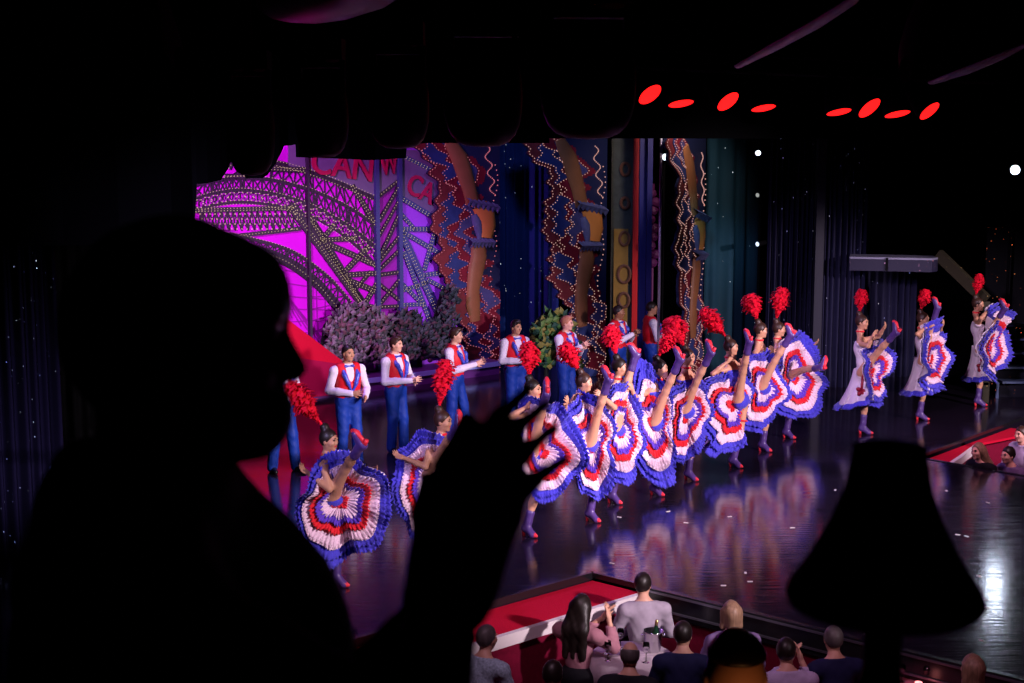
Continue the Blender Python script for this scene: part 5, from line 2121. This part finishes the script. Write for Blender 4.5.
def chair_label(lb):
    w_ = lb.replace('person ', 'one ').replace(',', '').split()[:10]
    while w_ and w_[-1] in ('and', 'the', 'in', 'to', 'with', 'by', 'of', 'on', 'at', 'under', 'beside', 'between', 'a'):
        w_.pop()
    return 'dark red chair under the ' + ' '.join(w_)


aud = [
    ('person in pale blue patterned shirt with short hair by the white nosing', 487, 638, 62, M_bluep, M_hair_gr, 'crop', M_skin, 'lap', 50),
    ('person with very long dark hair and bare arms, clapping beside the white nosing', 582, 606, 60, M_pinkt, M_hair, 'long', M_skin, 'clapside', 60),
    ('person in light grey shirt with dark hair sitting closest under the stage corner', 643, 584, 95, M_grey, M_hair, 'short', M_skin, 'lap', 70),
    ('person with black hair low in the picture between patterned shirt and balding man', 553, 674, 70, M_jblack, M_hair, 'short', M_skin, 'lap', 70),
    ('person with balding head in black jacket in front of the white tablecloth', 630, 655, 80, M_jblack, M_hair_gr, 'bald', M_skin, 'lap', 80),
    ('person in navy jacket with thick dark hair beside the ice bucket table', 683, 634, 85, M_navy, M_hair, 'short', M_skin, 'lap', 70),
    ('person with straight blonde bob facing the stage edge', 731, 613, 95, M_mauve, M_hair_bl, 'bob', M_skin, 'lap', 95),
    ('person in lavender shirt with dark hair, clapping hands raised beside the navy shirt', 786, 651, 95, M_lav, M_hair, 'short', M_skin, 'clapside', 80),
    ('person in dark blue shirt with shaved grey head next to the lamp stem', 833, 639, 100, M_navy, M_hair_gr, 'crop', M_skin, 'lap', 95),
    ('person with sleek pink-lit fair bob by the small pink-lit table', 972, 668, 100, M_jblack, M_hair_bl, 'bob', M_skin, 'lap', 110),
]
for lb, hu, hv, fz, tp, hm, stl, sk_, ar, hz in aud:
    r_, F_, L_ = seated(lb, hu, hv, fz, tp, hm, stl, sk_, ar, haz=hz)
    seat_under(r_, F_, L_, chair_label(lb))
for lb, hu, hv, fz, tp, hm, stl, ar in (('person with long fair hair in black jacket facing the stage from the far step', 978, 451, -150, M_jblack, M_hair_bl, 'long', 'lap'),
                                        ('person in mauve shirt with dark hair chin on hand at the far step', 1008, 455, -155, M_mauve, M_hair, 'short', 'table'),
                                        ('person in mauve top behind the one leaning on a hand at the far step', 1021, 434, -150, M_lav, M_hair_b, 'short', 'lap')):
    r_, F_, L_ = seated(lb, hu, hv, fz, tp, hm, stl, M_skin_rosy, ar, haz=fz)
    seat_under(r_, F_, L_, chair_label(lb))

# nearer neighbour seen from behind, on the tier below
r_, F_, L_ = seated('person with black hair on top close below the balcony, amber light on shaved nape', 735, 676, 88, M_jblack, M_hair, 'undercut', M_skin, 'lap', Y=3.6)
seat_under(r_, F_, L_, 'dark red chair on the terrace below the lamp')
spot('terrace_lamp', (r_.location.x + 0.12, r_.location.y - 0.7, r_.location.z + 0.8), (r_.location.x, r_.location.y, r_.location.z + 1.2), 5, (1.0, 0.38, 0.12), 40, 0.7, 0.05)

# ------------------------------------------------------------------ tables, bucket, glasses
M_clothw = mat('tablecloth_white', (0.62, 0.52, 0.58), 0.8, 0.2, noise=0.1, nscale=15)
M_clothp = mat('tablecloth_pink_lit', (0.75, 0.2, 0.26), 0.8, 0.2)  # pink light on the cloth is put into its base colour
M_glass = mat('clear_glass', (0.9, 0.9, 0.92), 0.05, 0.5)
M_glass.node_tree.nodes['Principled BSDF'].inputs['Transmission Weight'].default_value = 1.0
M_steel = mat('steel', (0.6, 0.58, 0.62), 0.22, 0.5, metal=1.0)


def table(label, c, r, clm):
    t = empty('table', c, label, 'table')
    mb_ = MB()
    mb_.lathe([(0.02, 0.70), (r, 0.70), (r, 0.735), (0.02, 0.735)], n=32)
    mb_.build('tabletop', [M_blackp], t)
    mb_ = MB()
    mb_.lathe([(0.28, 0.0), (0.28, 0.02), (0.05, 0.05), (0.035, 0.69)], n=20)
    mb_.build('pedestal', [M_blackp], t)
    mb_ = MB()
    rows = [[Vector((0, 0, 0.742))] * 48, [Vector((r * math.cos(k * math.pi / 24), r * math.sin(k * math.pi / 24), 0.742)) for k in range(48)]]
    for z, e in ((0.6, 0.02), (0.4, 0.04)):
        rows.append([Vector(((r + e + e * 0.7 * math.sin(k * 1.3)) * math.cos(k * math.pi / 24), (r + e + e * 0.7 * math.sin(k * 1.3)) * math.sin(k * math.pi / 24), z)) for k in range(48)])
    mb_.grid(rows, wrap=True)
    o_ = mb_.build('tablecloth', [clm], None, smooth=True)
    o_.location = c
    sm_ = o_.modifiers.new('thick', 'SOLIDIFY')
    sm_.thickness = 0.006
    sm_.offset = 1
    tag(o_, 'cloth draped over the ' + label, 'tablecloth')
    return t


def wineglass(label, p_, h=0.2, r=0.036):
    root = empty('wine_glass', p_, label, 'glass', 'glasses on the audience tables')
    mb_ = MB()
    mb_.lathe([(r * 0.9, 0.0), (r * 0.85, 0.004), (0.005, 0.01), (0.004, h * 0.45)], n=18)
    mb_.build('stem', [M_glass], root, smooth=True)
    mb_ = MB()
    mb_.lathe([(0.004, h * 0.45), (r * 0.8, h * 0.56), (r, h * 0.75), (r * 0.85, h), (r * 0.82, h), (r * 0.96, h * 0.75), (r * 0.75, h * 0.57), (0.002, h * 0.47)], n=18)
    mb_.build('bowl', [M_glass], root, smooth=True)


tp_ = G(632, 655, -0.25)
tc_ = Vector((tp_.x, tp_.y, FLZ))
table('round table with white cloth among the near audience', tc_, 0.4, M_clothw)
for k, (x, y) in enumerate(((-0.25, 0.05), (-0.1, 0.2), (0.12, -0.2), (-0.25, -0.15))):
    wineglass(('wine glass nearest the long-haired woman on the white table', 'wine glass toward the stage on the white table', 'wine glass by the navy jacket on the white table', 'wine glass near the balding man on the white table')[k],
              tc_ + Vector((x, y, 0.749)))
bk = empty('ice_bucket', tc_ + Vector((0.22, 0.12, 0.749)), 'steel ice bucket on the white table', 'bucket')
mb = MB()
mb.lathe([(0.07, 0), (0.075, 0.005), (0.1, 0.2), (0.106, 0.21), (0.098, 0.21), (0.07, 0.02), (0.001, 0.015)], n=24)
mb.build('bucket_body', [M_steel], bk, smooth=True)
for sg in (-1, 1):
    mb = MB()
    mb.tube([Vector((sg * (0.1 + 0.02 * math.sin(q * 0.5236)), 0.03 * math.cos(q * 0.5236), 0.17)) for q in range(12)], 0.006, 6, closed=True)
    mb.build('handle', [M_steel], bk, smooth=True)
bo = empty('champagne_bottle', tc_ + Vector((0.22, 0.12, 0.766)), 'dark bottle leaning in the steel ice bucket', 'bottle')
mb = MB()
mb.lathe([(0.038, 0), (0.042, 0.02), (0.042, 0.16), (0.016, 0.24), (0.014, 0.28)], n=16, ax=Vector((0.12, 0.05, 1)))
mb.build('bottle_body', [mat('bottle_green', (0.01, 0.04, 0.02), 0.1, 0.5)], bo, smooth=True)
mb = MB()
mb.lathe([(0.017, 0.245), (0.0165, 0.3), (0.001, 0.305)], n=12, ax=Vector((0.12, 0.05, 1)))
mb.build('foil', [mat('foil_gold', (0.6, 0.4, 0.15), 0.3, 0.5, metal=0.8)], bo, smooth=True)
tp_ = G(918, 686, -0.25)
tc_ = Vector((tp_.x, tp_.y, FLZ))
table('small table with pink-lit cloth under the lamp', tc_, 0.36, M_clothp)
wineglass('glass with amber drink on the pink-lit table, next to the lamp stem', tc_ + Vector((-0.12, 0.12, 0.749)), 0.16, 0.035)
wineglass('clear glass on the pink-lit table, toward the fair bob', tc_ + Vector((0.1, 0.08, 0.749)), 0.16, 0.035)
mb = MB()
mb.lathe([(0.03, 0), (0.035, 0.07), (0.03, 0.07), (0.001, 0.06)], n=16)
cd = empty('candle_lamp', tc_ + Vector((-0.02, -0.08, 0.749)), 'small glowing pink candle cup on the pink-lit table', 'candle')
mb.build('cup', [glow('candle_pink', (1.0, 0.25, 0.25), 3.0, True)], cd, smooth=True)

# ================================================================== silhouetted viewer in the foreground
YV = 1.42


def viewer():
    """man in profile, seated, hands raised to clap"""
    hd = P(183, 336, YV)
    fl = 3.5
    base = Vector((hd.x, hd.y, fl))
    root = empty('person', base, 'dark silhouette of a seated person in profile, clapping hands raised', 'person')
    F = Vector((0.985, 0.17, 0)).normalized()
    L = Vector((-F.y, F.x, 0))
    HF = Vector((1, 0.06, -0.02)).normalized()
    s = 1.0
    hd = hd - base

    def lp(u, v, Y):
        return P(u, v, Y) - base
    nb = lp(150, 505, YV + 0.02)
    che = lp(150, 640, YV + 0.03)
    pel = Vector((che.x - 0.06, che.y, 0.5))
    shR = lp(115, 590, YV - 0.19)      # near side (towards the camera)
    shL = lp(235, 585, YV + 0.2)
    sh = [shR, shL]
    wrA = lp(452, 600, 1.24)
    wrB = lp(440, 606, 1.31)
    elA = lp(398, 742, 1.26)
    elB = lp(352, 738, 1.40)
    fl0 = 0.0
    hip = [pel + Vector((0.02, -0.1, 0)), pel + Vector((0.02, 0.1, 0))]
    kn = [hip[0] + F * 0.45 - L * 0.02, hip[1] + F * 0.45 + L * 0.02]
    an = [Vector((k.x - 0.02, k.y, 0.09)) for k in kn]
    to = [a_ + F * 0.17 - UP * 0.05 for a_ in an]
    J = dict(pel=pel, che=che, nb=nb, hd=hd, F=F, HF=HF, sh=sh, el=[elA, elB], wr=[wrA, wrB], hip=hip, kn=kn, an=an, to=to)
    prims = body_prims(J, 1.0)
    parts = [surface(pick(prims, 'torso', 'neck', 'arm'), 0.011)]
    hp = [rc(nb, hd - UP * 0.06 - HF * 0.02, 0.068, 0.06, 0.03)] + head_prims(hd, HF, 1.04)
    hp.append(el(hd + HF * 0.07 + UP * 0.05, (0.036, 0.06, 0.04), frame(HF), 0.03))
    hp.append(el(hd + HF * 0.052 - UP * 0.082, (0.056, 0.055, 0.04), frame(HF), 0.02))
    parts.append(surface(hp, 0.006))

    def arm_hand(wrist, tips, bases, thumb, Yh, palm, r=0.0068):
        pr = []
        lpn = [lp(u, v, Yh) for u, v in bases]
        for q_ in lpn:
            pr.append(rc(wrist, q_, 0.025, 0.012, 0.02))
        pr.append(rc(lpn[0], lpn[-1], 0.012, 0.011, 0.015))
        pc = lp(palm[0], palm[1], Yh)
        pr.append(rc(wrist.lerp(pc, 0.3), pc, 0.03, 0.03, 0.03))
        for (u, v), b_, dz in zip(tips, lpn, (0.012, 0.018, 0.012, 0.0)):
            t_ = lp(u, v, Yh + 0.02)
            m_ = b_.lerp(t_, 0.5) + Vector((0, dz, 0)) + (t_ - b_).cross(Vector((0, 1, 0))).normalized() * 0.004
            pr.append(rc(b_, m_, r * 1.12, r, 0.012))
            pr.append(rc(m_, t_, r, r * 0.72, 0.01))
        pts = [lp(u, v, Yh + 0.015) for u, v in thumb]
        for a_, b_, ra, rb in zip(pts[:-1], pts[1:], (0.02, 0.014), (0.014, 0.009)):
            pr.append(rc(a_, b_, ra, rb, 0.015))
        return pr
    hA = arm_hand(wrA, [(529, 388), (547, 403), (555, 427), (564, 459)], [(474, 458), (486, 474), (497, 494), (502, 516)], [(440, 530), (452, 468), (467, 422)], 1.24, (474, 510))
    parts.append(surface(hA, 0.0045))
    hB = arm_hand(wrB, [(466, 458), (476, 472), (486, 492), (492, 518)], [(452, 490), (462, 498), (472, 512), (476, 530)], [(432, 560), (429, 515), (428, 480)], 1.30, (462, 530))
    parts.append(surface(hB, 0.0055))
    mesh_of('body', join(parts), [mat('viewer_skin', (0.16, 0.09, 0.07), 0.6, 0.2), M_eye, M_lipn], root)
    pr, cuts = hair_cap(hd, HF, 1.06, 'short')
    pr = [el(hd - HF * 0.012 + UP * 0.008, (0.112, 0.088, 0.112), frame(HF), 0.03), el(hd + HF * 0.062 + UP * 0.062, (0.035, 0.05, 0.032), frame(HF), 0.03)]
    cuts = [('p', hd + HF * 0.1 + UP * 0.045, HF * 0.75 - UP * 0.66), cuts[-1]]
    mesh_of('hair', surface(pr, 0.008, cuts, wob=0.002), [M_hair], root)
    cl = [grow(p, 0.022) for p in pick(prims, 'torso')] + [grow(p, 0.004) for p in pick(prims, 'arm')]
    cl.append(rc(nb - UP * 0.02, sh[1].lerp(che, 0.1), 0.07, 0.075, 0.05))
    cl.append(rc(nb - UP * 0.01 - F * 0.03, sh[0], 0.075, 0.075, 0.05))
    cl.append(rc(che + F * 0.08, che + F * 0.08 - UP * 0.2, 0.13, 0.13, 0.05))
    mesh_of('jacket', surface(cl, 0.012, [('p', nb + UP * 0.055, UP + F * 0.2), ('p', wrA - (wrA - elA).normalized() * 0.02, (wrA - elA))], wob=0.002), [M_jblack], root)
    tr = [grow(p, 0.02) for p in pick(prims, 'hips', 'leg')]
    mesh_of('trousers', surface(tr, 0.018), [M_jblack], root)
    for i in (0, 1):
        mesh_of('shoe', surface([rc(an[i] - UP * 0.03, an[i] - UP * 0.045 + F * 0.05, 0.045, 0.045, 0.03), rc(an[i] - UP * 0.045 + F * 0.05, to[i], 0.043, 0.033, 0.03)], 0.014, [('p', Vector((0, 0, 0.003)), -UP)]), [M_shoe], root)
    ch = empty('chair', base + Vector((pel.x, pel.y, 0)), 'dark chair under the silhouetted person, below the picture', 'chair')
    mb_ = MB()
    mb_.box((0.02, 0, 0.355), 0.44, 0.44, 0.06)
    mb_.build('seat', [M_chair], ch)
    for x in (-0.17, 0.2):
        for y in (-0.19, 0.19):
            mb_ = MB()
            mb_.tube([(x, y, 0), (x, y, 0.33)], 0.018, 8)
            mb_.build('leg', [M_blackp], ch)


viewer()

# ------------------------------------------------------------------ table lamp on the balcony ledge
YL = 1.47
lt, lb_ = P(884, 447, YL), P(884, 600, YL)
zb = 3.98
lamp = empty('table_lamp', Vector((lb_.x, lb_.y, zb)), 'unlit table lamp with a dark flared shade on the balcony table', 'lamp')
px = YL / F_PX
mb = MB()
zt, z0 = lt.z - zb, lb_.z - zb
prof = [(98 * px, z0 - 0.004), (101 * px, z0 + 0.004), (98.5 * px, z0 + 0.012), (78 * px, z0 + 0.045), (58 * px, z0 + 0.085), (45 * px, z0 + 0.12), (37 * px, zt - 0.004), (37.5 * px, zt), (35 * px, zt), (43 * px, z0 + 0.118), (56 * px, z0 + 0.083), (76 * px, z0 + 0.043), (96 * px, z0 + 0.01), (96 * px, z0 - 0.004)]
mb.lathe(prof, (0, 0, 0), 40, cap=False)
mb.build('lamp_shade', [mat('shade_dark', (0.01, 0.006, 0.008), 0.9, 0.1)], lamp, smooth=True)
mb = MB()
mb.lathe([(0.075, 0), (0.075, 0.01), (0.03, 0.03), (0.016, 0.06), (0.024, 0.1), (0.02, 0.15), (0.03, 0.2), (0.02, 0.26), (0.022, z0), (0.012, z0 + 0.02), (0.01, zt - 0.03)], n=24)
mb.build('stem', [mat('lamp_bronze', (0.02, 0.012, 0.008), 0.5, 0.3, metal=0.5)], lamp, smooth=True)
mb = MB()
for q in range(3):
    a = q * 2.094 + 0.3
    mb.tube([(0, 0, zt - 0.03), (35.5 * px * math.cos(a), 35.5 * px * math.sin(a), zt - 0.006)], 0.002, 6)
mb.build('shade_spider', [M_blackp], lamp)
tb = empty('balcony_table', Vector((lb_.x, lb_.y, 3.5)), 'small dark balcony table under the lamp', 'table')
mb = MB()
mb.lathe([(0.02, 0.45), (0.2, 0.45), (0.2, 0.48), (0.02, 0.48)], n=28)
mb.build('tabletop', [M_blackp], tb)
mb = MB()
mb.lathe([(0.15, 0), (0.15, 0.02), (0.03, 0.04), (0.025, 0.45)], n=16)
mb.build('pedestal', [M_blackp], tb)
# thin cable rail in front of the balcony
ra, rb_ = P(-500, 449, 0.68), P(1600, 480, 0.74)
rail = empty('cable_rail', Vector((ra.x, ra.y, 3.5)), 'thin dark cable rail crossing the whole view', 'rail')
o0 = Vector(rail.location)
mb = MB()
mb.tube([ra - o0, rb_ - o0], 0.0013, 8)
mb.build('cable', [M_black], rail)
for p_, nm in ((ra, 'post'), (rb_, 'post')):
    mb = MB()
    mb.tube([Vector((p_.x, p_.y, 3.5)) - o0, p_ - o0 + UP * 0.02], 0.012, 10)
    mb.box(Vector((p_.x, p_.y, 3.52)) - o0, 0.08, 0.08, 0.04)
    mb.build('post', [M_blackp], rail)
